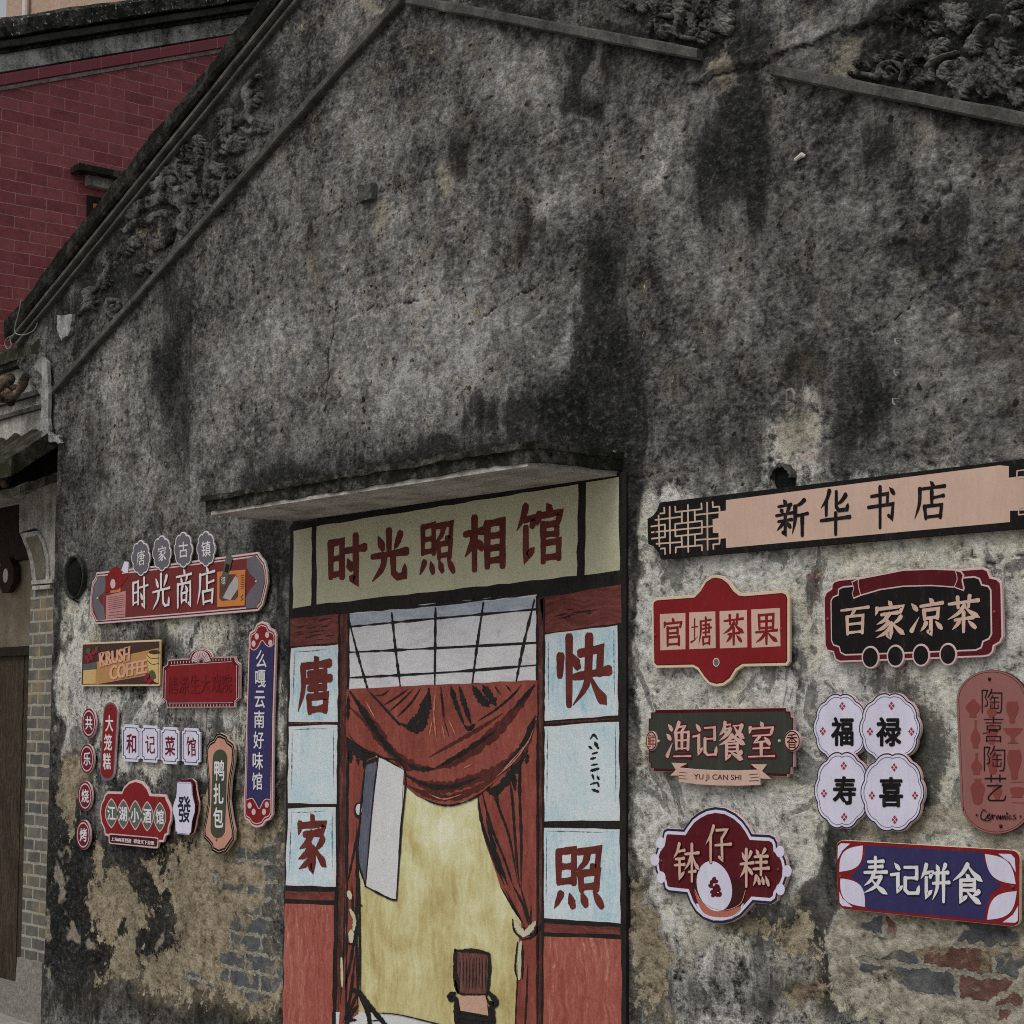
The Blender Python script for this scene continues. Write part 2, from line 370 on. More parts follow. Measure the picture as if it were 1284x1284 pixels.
def glyph(text, bold):
    if (text, bold) in _gc: return _gc[(text, bold)]
    cu = bpy.data.curves.new('t', 'FONT'); cu.body = text; cu.offset = bold; cu.resolution_u = 3
    ob = bpy.data.objects.new('t', cu); COL.objects.link(ob)
    dg = bpy.context.evaluated_depsgraph_get(); me = bpy.data.meshes.new_from_object(ob.evaluated_get(dg))
    v = np.array([q.co[:2] for q in me.vertices]); fs = [tuple(p.vertices) for p in me.polygons]
    v = (v-v.min(0))/np.maximum(1e-6, v.max(0)-v.min(0)); v[:, 1] = 1-v[:, 1]
    bpy.data.objects.remove(ob); bpy.data.curves.remove(cu); bpy.data.meshes.remove(me)
    _gc[(text, bold)] = (v, fs); return v, fs
def font_char(mb, text, f, d, m, bold=.02):
    v, fs = glyph(text, min(bold, 0.0))
    k = max(0, bold)*.85
    sh = [(0, 0)] if k <= 0 else [(k*math.cos(a), k*math.sin(a)*.8) for a in (.4, 1.3, 2.2, 3.1, 4.0, 4.9, 5.8)]
    for i, (du, dv) in enumerate(sh):
        dd = d+.00005*i; P = [W2(f(p[0]*(1-2*k)+k+du, p[1]*(1-2*k)+k+dv), dd) for p in v]; out = []
        for q in fs:
            a, b, c = (P[j] for j in q[:3]); ar = (b[0]-a[0])*(c[1]-a[1])-(b[1]-a[1])*(c[0]-a[0])
            out.append(q if ar > 0 else q[::-1])
        mb.add([(p[0], -dd, p[1]) for p in P], out, m)
def brush(mb, pts, wpx, d, m, taper=(.4, .4), jit=.25, sub=8):   # free brush line through photo pixels
    c = open_curve(pts, sub) if len(pts) > 2 else open_curve(pts, 10); n = len(c)
    wd = []
    for j in range(n):
        x = j/(n-1); k = 1.0
        if x < .25: k = taper[0]+(1-taper[0])*x/.25
        if x > .75: k = min(k, taper[1]+(1-taper[1])*(1-x)/.25)
        wd.append(wpx/2*k*(1+random.uniform(-jit, jit)))
    L, R = ribbon(c, wd); n = len(L); P = [W2((p.x, p.y), d) for p in L+R]; fs = []
    for j in range(n-1):
        a, b, e = P[j], P[j+1], P[n+j+1]; ar = (b[0]-a[0])*(e[1]-a[1])-(b[1]-a[1])*(e[0]-a[0])
        q = (j, j+1, n+j+1, n+j); fs.append(q if ar > 0 else q[::-1])
    mb.add([(p[0], -d, p[1]) for p in P], fs, m)

def thing(name, label, cat, loc=(0, 0, 0), group=None):
    o = bpy.data.objects.new(name, None); COL.objects.link(o); o.location = loc; o.empty_display_size = .1
    o['label'] = label; o['category'] = cat
    if group: o['group'] = group
    return o
def tag(o, label, cat, group=None):
    o['label'] = label; o['category'] = cat
    if group: o['group'] = group
    return o
def single(name, mb, label, cat, group=None): return tag(mb.build(name), label, cat, group)

# ---------------------------------------------------------------- ground
def ground_mat():
    t = NT('paving'); co = t.co()
    br = t.n('TexBrick', {'Vector': co, 'Scale': 1.0, 'Brick Width': .6, 'Row Height': .3, 'Mortar Size': .006, 'Color1': (.36, .34, .31, 1), 'Color2': (.31, .295, .27, 1), 'Mortar': (.14, .135, .12, 1)})
    a = t.noise(co, 3, 8, .7); c = t.noise(co, 60, 5, .7)
    col = t.mix(t.step(a, .35, .7), br.outputs['Color'], (.27, .255, .225)); col = t.mix(t.math('MULTIPLY', t.step(c, .45, .7), .35), col, (.18, .17, .15))
    t.bump(t.math('SUBTRACT', c, br.outputs['Fac']), .3, .01)
    return t.out(col, .85)
g = MB(); g.grid(lambda u, v: (-60+130*u, -70+130*v, -.13), 8, 8, ground_mat()); go = g.build('ground'); go['kind'] = 'structure'

# ---------------------------------------------------------------- the weathered gable wall
SL = .405; AX = 3.65; ZA = 3.969+SL*(AX+.15)     # gable pitch and apex
def top_z(X): return ZA-SL*np.abs(np.asarray(X)-AX)
XL, XR = .37, 7.35
def blob(px, py, cx, cy, rx, ry, rot=0.0, pw=1.0):
    a = math.radians(rot); dx = px-cx; dy = py-cy
    u = (dx*math.cos(a)+dy*math.sin(a))/rx; v = (-dx*math.sin(a)+dy*math.cos(a))/ry
    return np.exp(-(u*u+v*v)**pw)
def sstep(x, a, b):
    t = np.clip((x-a)/(b-a), 0, 1); return t*t*(3-2*t)
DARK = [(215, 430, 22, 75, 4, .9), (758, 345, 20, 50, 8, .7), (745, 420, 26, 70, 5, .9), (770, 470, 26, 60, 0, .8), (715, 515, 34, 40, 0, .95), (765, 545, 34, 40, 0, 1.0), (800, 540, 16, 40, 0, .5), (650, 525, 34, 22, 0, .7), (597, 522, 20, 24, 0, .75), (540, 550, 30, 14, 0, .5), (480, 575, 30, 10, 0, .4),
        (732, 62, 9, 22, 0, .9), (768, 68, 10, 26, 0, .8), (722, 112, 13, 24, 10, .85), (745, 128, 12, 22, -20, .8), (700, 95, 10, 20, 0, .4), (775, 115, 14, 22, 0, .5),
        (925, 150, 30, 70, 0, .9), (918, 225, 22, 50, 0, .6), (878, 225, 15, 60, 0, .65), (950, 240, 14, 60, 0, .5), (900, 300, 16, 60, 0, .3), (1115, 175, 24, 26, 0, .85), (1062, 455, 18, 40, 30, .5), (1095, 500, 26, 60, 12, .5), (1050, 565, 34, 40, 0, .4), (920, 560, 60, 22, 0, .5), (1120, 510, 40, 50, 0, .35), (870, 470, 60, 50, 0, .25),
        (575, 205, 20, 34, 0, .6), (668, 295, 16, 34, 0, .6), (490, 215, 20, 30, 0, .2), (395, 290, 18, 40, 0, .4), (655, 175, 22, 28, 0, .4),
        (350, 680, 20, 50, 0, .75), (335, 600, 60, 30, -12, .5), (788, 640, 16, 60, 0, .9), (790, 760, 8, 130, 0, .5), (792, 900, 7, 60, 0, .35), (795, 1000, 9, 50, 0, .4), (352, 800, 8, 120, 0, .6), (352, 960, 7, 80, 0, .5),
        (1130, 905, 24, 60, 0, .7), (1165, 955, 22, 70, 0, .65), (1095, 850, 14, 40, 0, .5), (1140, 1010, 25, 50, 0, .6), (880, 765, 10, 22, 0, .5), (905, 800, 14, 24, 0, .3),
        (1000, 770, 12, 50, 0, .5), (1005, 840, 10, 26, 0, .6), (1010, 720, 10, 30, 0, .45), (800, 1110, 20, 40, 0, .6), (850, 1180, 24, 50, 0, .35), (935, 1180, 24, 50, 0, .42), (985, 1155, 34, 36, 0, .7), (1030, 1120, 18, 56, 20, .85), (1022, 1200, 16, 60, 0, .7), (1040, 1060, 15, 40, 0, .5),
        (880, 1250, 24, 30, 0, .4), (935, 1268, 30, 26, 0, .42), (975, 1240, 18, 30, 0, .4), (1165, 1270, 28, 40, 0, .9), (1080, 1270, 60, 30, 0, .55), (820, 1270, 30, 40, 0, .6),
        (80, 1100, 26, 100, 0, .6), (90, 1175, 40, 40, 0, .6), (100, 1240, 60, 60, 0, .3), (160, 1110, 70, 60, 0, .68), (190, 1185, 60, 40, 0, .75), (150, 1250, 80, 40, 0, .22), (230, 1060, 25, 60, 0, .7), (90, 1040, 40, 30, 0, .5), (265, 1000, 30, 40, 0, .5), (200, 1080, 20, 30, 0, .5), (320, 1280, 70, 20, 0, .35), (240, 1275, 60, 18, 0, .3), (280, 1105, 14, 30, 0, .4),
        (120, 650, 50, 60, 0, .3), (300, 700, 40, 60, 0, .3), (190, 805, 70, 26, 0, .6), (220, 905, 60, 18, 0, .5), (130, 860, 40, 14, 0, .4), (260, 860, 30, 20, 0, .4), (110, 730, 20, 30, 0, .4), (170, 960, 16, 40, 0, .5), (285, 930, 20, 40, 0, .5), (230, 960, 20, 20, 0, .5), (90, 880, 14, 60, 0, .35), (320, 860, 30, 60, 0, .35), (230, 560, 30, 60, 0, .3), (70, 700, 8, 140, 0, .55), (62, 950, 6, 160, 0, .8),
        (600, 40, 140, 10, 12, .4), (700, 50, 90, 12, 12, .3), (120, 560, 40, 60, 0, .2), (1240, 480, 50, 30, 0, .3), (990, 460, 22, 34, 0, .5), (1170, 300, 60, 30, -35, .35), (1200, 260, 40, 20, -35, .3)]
DARK += [(95, 385, 44, 26, -50, .6), (150, 330, 54, 30, -48, .85), (205, 250, 64, 34, -48, .85), (270, 180, 64, 30, -52, .85), (322, 110, 16, 30, 20, .9), (860, 45, 60, 40, 0, 1.), (800, 30, 40, 24, 10, .5), (930, 60, 40, 20, -10, .7), (1010, 80, 20, 10, 0, .4), (1120, 60, 46, 44, 0, 1.), (1190, 50, 60, 60, 0, 1.), (1260, 70, 50, 60, 0, 1.), (1150, 105, 70, 20, 10, .7), (1240, 118, 50, 22, 10, .6), (700, 22, 80, 14, 12, .5), (620, 4, 50, 12, 10, .5), (960, 30, 30, 30, 0, .4), (1230, 250, 60, 60, 0, .25), (980, 300, 60, 90, 0, .22), (820, 330, 30, 90, 0, .25)]  # mostly darkening painted behind the gable reliefs to shade their hollows
CLOUD = [(930, 72, 40, 16, -24, .9), (1010, 45, 40, 14, -26, .9), (1090, 12, 40, 12, -26, .8), (490, 455, 95, 70, 0, .9), (600, 440, 80, 70, 0, .7), (420, 300, 70, 90, 0, .35), (540, 320, 70, 60, 0, .4), (660, 130, 60, 40, 0, .8), (600, 70, 70, 40, 0, .5), (690, 270, 40, 30, 0, .6), (650, 370, 60, 50, 0, .5), (160, 520, 40, 110, 0, .55), (290, 560, 50, 70, 0, .5), (210, 650, 60, 40, 0, .4), (830, 210, 26, 70, 0, .8), (880, 360, 50, 60, 0, .35), (1040, 240, 60, 50, 0, .45), (960, 400, 60, 50, 0, .3), (1230, 420, 60, 80, 0, .4), (1150, 560, 60, 40, 0, .4), (380, 420, 60, 80, 0, .3), (470, 180, 60, 80, 0, .4), (330, 400, 40, 70, 0, .35), (890, 600, 80, 26, 0, .6)]
LIME = [(480, 455, 80, 50, 0, .12), (540, 480, 90, 40, 0, .1), (640, 390, 70, 60, 0, .08), (655, 130, 40, 24, 0, .15), (830, 220, 12, 40, 0, .25), (680, 265, 18, 12, 0, .3), (840, 190, 30, 60, 0, .2), (690, 60, 30, 14, 10, .3),
        (1015, 530, 30, 44, 0, .55), (1000, 560, 60, 26, 0, .4), (160, 520, 22, 90, 0, .25), (300, 560, 40, 60, 0, .2), (1050, 250, 40, 30, 0, .2), (900, 640, 60, 20, 0, .4), (840, 420, 60, 60, 0, .12), (1220, 400, 60, 60, 0, .12),
        (95, 780, 14, 50, 0, .7), (90, 850, 18, 40, 0, .6), (250, 795, 20, 30, 0, .75), (160, 890, 50, 20, 0, .7), (110, 870, 30, 16, 0, .5), (250, 890, 40, 20, 0, .6), (345, 900, 12, 50, 0, .6), (300, 900, 14, 40, 0, .6), (90, 930, 16, 40, 0, .75), (210, 960, 60, 12, 0, .6), (190, 975, 14, 30, 0, .6), (150, 760, 60, 40, 0, .2), (200, 700, 60, 50, 0, .2), (150, 960, 20, 14, 0, .6),
        (70, 1100, 4, 14, 0, 1.), (74, 1128, 5, 8, 0, 1.), (90, 1150, 4, 6, 0, 1.), (62, 1165, 4, 16, 0, 1.), (92, 1168, 6, 7, 0, 1.), (113, 1178, 5, 7, 0, 1.), (195, 1178, 3, 9, 0, 1.), (64, 1215, 4, 8, 0, .9), (178, 1195, 4, 4, 0, 1.), (222, 1082, 3, 6, 0, .9), (300, 1050, 10, 10, 0, .4)]
OCHRE = [(290, 1100, 55, 50, 0, .95), (275, 1180, 48, 66, 0, .9), (320, 1030, 40, 40, 0, .7), (330, 1230, 40, 40, 0, .8), (250, 1030, 18, 40, 0, .7), (240, 1120, 30, 40, 0, .7), (135, 1125, 26, 32, 0, .85), (120, 1100, 20, 12, 0, .5), (150, 1160, 16, 40, 0, .75), (190, 1080, 10, 18, 0, .7), (85, 1000, 12, 36, 0, .75), (95, 965, 14, 24, 0, .75), (75, 1000, 8, 20, 0, .6), (120, 1065, 9, 24, 0, .7), (85, 1040, 6, 20, 0, .6), (215, 1060, 10, 24, 0, .6), (175, 1140, 14, 18, 0, .6), (215, 1215, 60, 26, 0, .55), (170, 1230, 40, 26, 0, .45), (130, 1210, 22, 26, 0, .3),
         (800, 1160, 26, 45, 0, .8), (820, 1230, 28, 45, 0, .85), (940, 1165, 18, 16, 0, .8), (1003, 1185, 24, 32, 0, .9), (990, 1265, 14, 20, 0, .7), (1020, 1250, 14, 40, 0, .4), (1100, 1255, 40, 26, 0, .6), (1060, 1240, 26, 26, 0, .4), (1195, 1270, 18, 20, 0, .6)]
CREAM = [(1100, 1190, 60, 60, 0, .9), (1180, 1190, 90, 70, 0, .95), (1260, 1190, 60, 90, 0, .95), (1120, 1240, 60, 40, 0, .6), (1250, 1250, 60, 50, 0, .8), (1220, 1040, 60, 20, 0, .5), (1120, 1045, 70, 18, 0, .5), (1280, 1040, 30, 60, 0, .5)]
BRICKL = [(330, 1075, 40, 14, 0, .75), (345, 1120, 20, 60, 0, .5), (330, 1180, 38, 34, 0, .95), (345, 1150, 14, 60, 0, .8), (325, 1210, 40, 26, 0, .8), (240, 1232, 26, 8, 0, .7), (270, 1108, 10, 12, 0, .7), (295, 1125, 14, 8, 0, .6), (300, 1230, 22, 10, 0, .5)]
BRICKR = [(1100, 1165, 26, 12, 0, .75), (1150, 1200, 34, 10, 0, .7), (1240, 1185, 40, 12, 0, .8), (1165, 1222, 30, 14, 0, .75), (1250, 1212, 46, 12, 0, .8), (1090, 1215, 22, 10, 0, .6), (1235, 1235, 46, 10, 0, .7), (1265, 1268, 30, 16, 0, .6), (1245, 1162, 40, 6, 0, .7), (1180, 1185, 20, 6, 0, .4), (1180, 700, 10, 10, 0, .3)]
MOSS = [(160, 1245, 110, 36, 0, .7), (300, 1265, 60, 24, 0, .6), (1010, 455, 26, 26, 0, .7), (660, 300, 16, 34, 0, .6), (575, 215, 20, 34, 0, .5), (400, 300, 20, 60, 0, .5), (1050, 330, 60, 30, -15, .4), (580, 60, 120, 60, 0, .3), (430, 180, 60, 60, 0, .3), (1260, 420, 40, 160, 0, .5), (660, 170, 30, 30, 0, .4), (1080, 70, 30, 60, 20, .4)]
PALE = [(1012, 535, 28, 40, 0, .85), (562, 240, 12, 22, 0, .8), (468, 268, 12, 18, 0, .7), (395, 320, 9, 22, 0, .6), (912, 95, 14, 30, 0, .8), (1055, 75, 22, 40, 0, .7), (985, 40, 16, 30, 0, .5), (470, 8, 22, 20, 0, .8), (190, 300, 16, 30, 0, .5), (470, 300, 10, 24, 0, .5)]
PALE += [(70, 1100, 5, 14, 0, 1.1), (74, 1128, 6, 9, 0, 1.1), (90, 1150, 4, 7, 0, 1.1), (62, 1165, 5, 18, 0, 1.1), (92, 1168, 7, 8, 0, 1.1), (113, 1178, 6, 8, 0, 1.1), (195, 1178, 3, 10, 0, 1.1), (64, 1215, 4, 9, 0, 1.), (178, 1195, 5, 5, 0, 1.1), (222, 1082, 3, 7, 0, 1.1), (205, 1170, 3, 5, 0, 1.), (160, 1145, 4, 6, 0, .8), (76, 1070, 4, 8, 0, .8), (1000, 1130, 10, 10, 0, .9), (870, 1210, 20, 26, 0, .6), (895, 1180, 16, 20, 0, .6), (845, 1265, 10, 20, 0, .8), (1060, 1130, 8, 12, 0, .7), (985, 1110, 8, 14, 0, .8), (1162, 1255, 10, 12, 0, 1.)]
CRACKS = [[(340, 290), (400, 270), (440, 258), (500, 232), (545, 220), (600, 202), (645, 182), (690, 165), (730, 150), (755, 132)], [(760, 175), (790, 165)], [(555, 285), (580, 272)], [(420, 405), (470, 385), (560, 370)], [(785, 600), (860, 590), (960, 578), (1010, 565), (1080, 535)],
          [(1140, 215), (1170, 270), (1110, 300), (1090, 330)], [(1060, 440), (1110, 410), (1140, 385), (1180, 350)], [(1190, 690), (1240, 705), (1284, 695)], [(1220, 690), (1222, 720)], [(1190, 800), (1240, 790)], [(790, 880), (830, 866), (845, 850)]]
COAT_UP = [(845, 118), (868, 96), (890, 72), (930, 52), (975, 40), (1020, 20), (1060, 0), (1100, -20)]; COAT_LO = [(848, 116), (868, 106), (890, 101), (912, 90), (945, 84), (985, 68), (1030, 50), (1060, 38), (1105, 26), (1170, 2), (1200, -14)]
CRACKS += [[(1000, 200), (1012, 240), (1005, 290), (1020, 330)], [(420, 405), (412, 450), (408, 520)], [(600, 400), (640, 372), (700, 352)], [(180, 500), (190, 560), (184, 610)], [(1180, 430), (1230, 415), (1284, 420)]]
CRACKS += [COAT_LO, [(x, y+1.2) for x, y in COAT_LO]]
def inside(px, py, poly):
    r = np.zeros(px.shape, bool); n = len(poly)
    for i in range(n):
        (x0, y0), (x1, y1) = poly[i], poly[(i+1) % n]
        if y0 == y1: continue
        r ^= ((y0 > py) != (y1 > py)) & (px < (x1-x0)*(py-y0)/(y1-y0)+x0)
    return r
def seg_dist(px, py, pl):
    d = np.full(px.shape, 1e9)
    for (x0, y0), (x1, y1) in zip(pl, pl[1:]):
        L2 = (x1-x0)**2+(y1-y0)**2
        t = np.clip(((px-x0)*(x1-x0)+(py-y0)*(y1-y0))/L2, 0, 1)
        d = np.minimum(d, np.hypot(px-x0-t*(x1-x0), py-y0-t*(y1-y0)))
    return d
def masks(X, Z):
    px, py = project(X, np.zeros_like(X), Z)
    jx = px+26*(fbm(X*4, Z*4, 5, 3)-.5)*2; jy = py+34*(fbm(X*4, Z*3, 5, 9)-.5)*2
    def acc(lst):
        m = np.zeros_like(px)
        for cx, cy, rx, ry, rot, s in lst: m = np.maximum(m, s*blob(jx, jy, cx, cy, rx*1.25, ry*1.25, rot, 1.3)) if s > 0 else m
        return m
    def add(lst):
        m = np.zeros_like(px)
        for cx, cy, rx, ry, rot, s in lst: m = m+s*blob(jx, jy, cx, cy, rx*1.2, ry*1.2, rot, 1.2)
        return np.clip(m, 0, 1.15)
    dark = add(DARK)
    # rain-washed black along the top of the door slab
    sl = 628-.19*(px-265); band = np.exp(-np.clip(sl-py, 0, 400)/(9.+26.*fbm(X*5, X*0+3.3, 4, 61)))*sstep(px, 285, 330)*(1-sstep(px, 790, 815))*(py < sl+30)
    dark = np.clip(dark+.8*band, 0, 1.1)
    lime = add(LIME)
    lime = np.clip(lime+.95*sstep(jx, 784, 806)*sstep(jy+.10*(px-1000), 560, 660)*(1-.45*sstep(jy, 1130, 1240)), 0, 1.1)
    lime = np.clip(lime+.33*(1-sstep(px, 350, 370))*sstep(jy, 690, 790)*(1-sstep(jy, 960, 1040)), 0, 1.1)
    cloud = add(CLOUD); och = add(OCHRE); cr = add(CREAM); br = np.clip(add(BRICKL)+1.35*add(BRICKR), 0, 1.2); moss = add(MOSS); pale = add(PALE)
    red = add(BRICKR)
    cj = 5*(fbm(X*14, Z*14, 4, 21)-.5)*2
    ck = np.zeros_like(px)
    for c in CRACKS: ck = np.maximum(ck, np.exp(-(seg_dist(px+cj, py+cj*1.3, c)/1.3)**2)*(.35+.9*fbm(X*9, Z*9, 3, 33)))
    # big scar in the upper right plaster
    for c in ([(1115, 305), (1150, 285), (1180, 250), (1200, 228)], [(1060, 330), (1110, 315), (1140, 320)], [(770, 560), (845, 470)]): pass
    scar = np.exp(-(seg_dist(px+cj*2, py+cj*2, [(1085, 320), (1130, 300), (1165, 272), (1205, 225)])/9)**2)
    ck = np.clip(ck+scar*(fbm(X*22, Z*22, 4, 5) > .52)*.8, 0, 1)
    return px, py, dark, lime, och, cr, br, moss, pale, red, ck, cloud
def wall_mat():
    t = NT('weathered_plaster'); co = t.co()
    A1 = t.n('Attribute', attribute_name='wear_a'); A2 = t.n('Attribute', attribute_name='wear_b'); A3 = t.n('Attribute', attribute_name='wear_c')
    s1 = t.n('SeparateColor', {'Color': A1.outputs['Color']}); s2 = t.n('SeparateColor', {'Color': A2.outputs['Color']}); s3 = t.n('SeparateColor', {'Color': A3.outputs['Color']})
    dark, lime, och = s1.outputs; cream, brick, moss = s2.outputs; pale, red, crack = s3.outputs
    cow = t.n('VectorMath', {0: co, 1: t.n('VectorMath', {0: t.n('TexNoise', {'Vector': co, 'Scale': 30.0, 'Detail': 4.0}).outputs['Color'], 'Scale': .045}, operation='SCALE').outputs[0]}, operation='ADD').outputs[0]
    M = t.math
    def N(v, sc_, det, rough, dist=0.0, lo=.32, hi=.68): return t.n('MapRange', {'Value': t.noise(v, sc_, det, rough, dist), 'From Min': lo, 'From Max': hi}, clamp=False).outputs[0]
    n1 = N(co, 2.6, 6, .62, .3); n2 = N(co, 13, 9, .72, .2); n3 = N(t.map(co, (.68, 1, 1.05)), 75, 6, .75); n4 = N(t.map(co, (1, 1, 1), (3, 5, 7)), 6, 9, .68, .5)
    st = N(t.map(co, (9, 9, 2.6)), 1, 7, .68, .5); n7 = N(t.map(co, (.8, 1, .75), (5, 5, 1)), 22, 6, .62, .6); n5 = N(t.map(co, (1, 1, .75), (8, 1, 2)), 4.2, 10, .66, .8); n6 = N(t.map(co, (.66, 1, 1.0), (2, 9, 4)), 34, 8, .78)
    def C(x): return M('SUBTRACT', x, .5)
    def lin(*ab):
        s = None
        for a, k in ab:
            v = M('MULTIPLY', a, k); s = v if s is None else M('ADD', s, v)
        return s
    def con(x, k): return M('ADD', M('MULTIPLY', M('SUBTRACT', x, .5), k), .5)
    g = M('ADD', con(lin((n1, .24), (n2, .22), (n3, .19), (st, .05), (n6, .30)), 1.65), M('MULTIPLY', C(A1.outputs['Alpha']), .26))
    g = M('ADD', g, .05)
    base = t.ramp(g, [(.10, (.012, .012, .0118)), (.31, (.048, .0478, .0458)), (.48, (.115, .114, .108)), (.66, (.215, .212, .202)), (.90, (.42, .415, .395))])
    base = t.mix(M('MULTIPLY', t.step(n4, .45, .95), .45), base, t.mix(1.0, base, (.92, .82, .66), 'MULTIPLY'))
    # moss and brownish algae
    mk = t.step(M('ADD', moss, lin((C(n2), .5), (C(n4), .4))), .25, .75)
    base = t.mix(M('MULTIPLY', mk, .75), base, t.ramp(n6, [(.2, (.022, .018, .012)), (.8, (.085, .074, .050))]))
    # old limewash, flaking in patches
    lw = con(lin((n2, .35), (n3, .20), (n6, .45)), 1.75)
    limec = t.ramp(lw, [(.06, (.11, .11, .10)), (.30, (.36, .356, .333)), (.52, (.54, .534, .50)), (.90, (.78, .775, .74))])
    limec = t.mix(M('MULTIPLY', t.step(n1, .35, .95), .55), limec, t.mix(1.0, limec, (1.02, .95, .70), 'MULTIPLY'))
    fk = t.step(M('ADD', n5, lin((C(n2), .30), (C(n6), .12))), .66, .72)
    limec = t.mix(M('MULTIPLY', fk, .85), limec, t.ramp(lw, [(.2, (.065, .07, .064)), (.5, (.135, .14, .128)), (.8, (.22, .22, .205))]))
    fk2 = t.step(M('ADD', n4, lin((C(n6), .35), (C(n2), .25))), .86, .96)
    limec = t.mix(M('MULTIPLY', fk2, .8), limec, (.70, .69, .65))
    lk = t.step(M('ADD', lime, lin((C(n2), .48), (C(n4), .42), (C(st), .22), (C(n6), .36))), .26, .78)
    col = t.mix(lk, base, limec)
    tan_ = t.step(M('ADD', och, lin((C(n2), .5), (C(n4), .5))), .08, .6)
    col = t.mix(M('MULTIPLY', tan_, .5), col, t.ramp(n6, [(.15, (.10, .082, .052)), (.85, (.34, .29, .205))]))
    # black algae stains, plus the shade painted into the hollows behind the gable reliefs
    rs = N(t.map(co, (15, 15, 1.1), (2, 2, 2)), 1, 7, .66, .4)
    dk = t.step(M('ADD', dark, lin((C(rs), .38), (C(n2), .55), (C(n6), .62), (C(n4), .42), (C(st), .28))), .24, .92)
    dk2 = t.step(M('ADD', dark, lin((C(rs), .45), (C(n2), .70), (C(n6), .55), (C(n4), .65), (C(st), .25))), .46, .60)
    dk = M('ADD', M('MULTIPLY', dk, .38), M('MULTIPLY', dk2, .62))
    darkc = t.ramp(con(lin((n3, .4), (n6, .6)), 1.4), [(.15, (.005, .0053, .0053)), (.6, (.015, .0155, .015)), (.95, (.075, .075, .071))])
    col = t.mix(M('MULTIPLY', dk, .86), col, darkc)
    # pale cream render showing through small worn places
    pk = t.step(M('ADD', pale, lin((C(n2), .5), (C(n6), .4))), .3, .85)
    col = t.mix(M('MULTIPLY', pk, .7), col, t.ramp(n6, [(.2, (.20, .175, .13)), (.8, (.40, .36, .285))]))
    zz = t.n('SeparateXYZ', {'Vector': co}).outputs[2]
    fl = M('MULTIPLY', t.step(M('ADD', N(t.map(co, (1, 1, .6), (1, 4, 6)), 11, 7, .7, .5), M('MULTIPLY', C(n6), .3)), 1.02, 1.10), t.step(zz, 1.35, .95))
    col = t.mix(M('MULTIPLY', fl, .8), col, t.ramp(n6, [(.2, (.22, .22, .20)), (.8, (.52, .51, .47))]))
    # exposed ochre earth render, hard ragged edge
    ok_ = t.step(M('ADD', och, lin((C(n4), .85), (C(n2), .72), (C(n6), .22))), .52, .58)
    ochc = t.ramp(con(lin((n2, .3), (n3, .25), (n6, .45)), 1.4), [(.10, (.06, .048, .033)), (.34, (.19, .155, .104)), (.55, (.30, .252, .177)), (.88, (.46, .40, .30))])
    ochc = t.mix(M('MULTIPLY', t.step(M('ADD', n1, M('MULTIPLY', C(n2), .5)), .55, .8), .55), ochc, t.mix(1.0, ochc, (.5, .5, .52), 'MULTIPLY'))
    col = t.mix(ok_, col, ochc)
    ck_ = t.step(M('ADD', cream, lin((C(n4), .5), (C(n2), .42), (C(n6), .15))), .42, .54)
    crec = t.ramp(con(lin((n2, .35), (n3, .22), (n6, .43)), 1.4), [(.12, (.10, .09, .068)), (.34, (.26, .235, .183)), (.57, (.40, .37, .295)), (.88, (.58, .54, .45))])
    col = t.mix(ck_, col, crec)
    # exposed brickwork
    bco = t.n('CombineXYZ', {'X': t.n('SeparateXYZ', {'Vector': cow}).outputs[0], 'Y': t.n('SeparateXYZ', {'Vector': cow}).outputs[2]}).outputs[0]
    b = t.n('TexBrick', {'Vector': bco, 'Scale': 1.0, 'Brick Width': .27, 'Row Height': .084, 'Mortar Size': .011, 'Mortar Smooth': .3, 'Bias': -.1, 'Color1': (0, 0, 0, 1), 'Color2': (1, 1, 1, 1), 'Mortar': (.5, .5, .5, 1)})
    rnd = b.outputs['Color']; mort = b.outputs['Fac']
    grey = t.ramp(lin((n2, .5), (n6, .5)), [(.15, (.05, .054, .055)), (.6, (.115, .122, .122)), (.9, (.21, .215, .21))])
    redc = t.ramp(lin((n2, .5), (n6, .5)), [(.15, (.075, .04, .032)), (.6, (.165, .088, .07)), (.9, (.27, .18, .15))])
    rsel = M('MULTIPLY', t.step(t.n('SeparateColor', {'Color': rnd}).outputs[0], .35, .45), t.step(red, .05, .2))
    brc = t.mix(rsel, grey, redc)
    brc = t.mix(t.step(M('ADD', mort, M('MULTIPLY', C(n6), .5)), .35, .6), brc, t.ramp(n3, [(.2, (.17, .155, .125)), (.8, (.38, .355, .30))]))
    brc = t.mix(M('MULTIPLY', t.step(n4, .62, .75), .8), brc, ochc)
    bk = t.step(M('ADD', brick, lin((C(n4), .42), (C(n2), .34))), .42, .50)
    bkm = M('MULTIPLY', bk, M('MAXIMUM', ok_, M('MAXIMUM', ck_, t.step(red, .1, .3))))
    col = t.mix(bkm, col, brc)
    # lichen spots and pits: irregular, in two sizes
    cov = t.map(cow, (.75, 1, 1))
    v1 = t.n('TexVoronoi', {'Vector': cov, 'Scale': 11.0, 'Randomness': 1.0}); v2 = t.n('TexVoronoi', {'Vector': cov, 'Scale': 30.0, 'Randomness': 1.0})
    def spots(v, r, keep, lo):
        rr = t.n('SeparateColor', {'Color': v.outputs['Color']}).outputs
        rad = M('MULTIPLY', rr[0], r); ins = t.step(M('SUBTRACT', M('ADD', rad, M('MULTIPLY', C(n6), .08)), v.outputs['Distance']), 0.0, .06)
        return M('MULTIPLY', ins, M('MULTIPLY', M('GREATER_THAN', rr[1], keep), t.step(n4, lo, lo+.25)))
    sp = M('MAXIMUM', spots(v1, .32, .58, .38), spots(v2, .36, .55, .42))
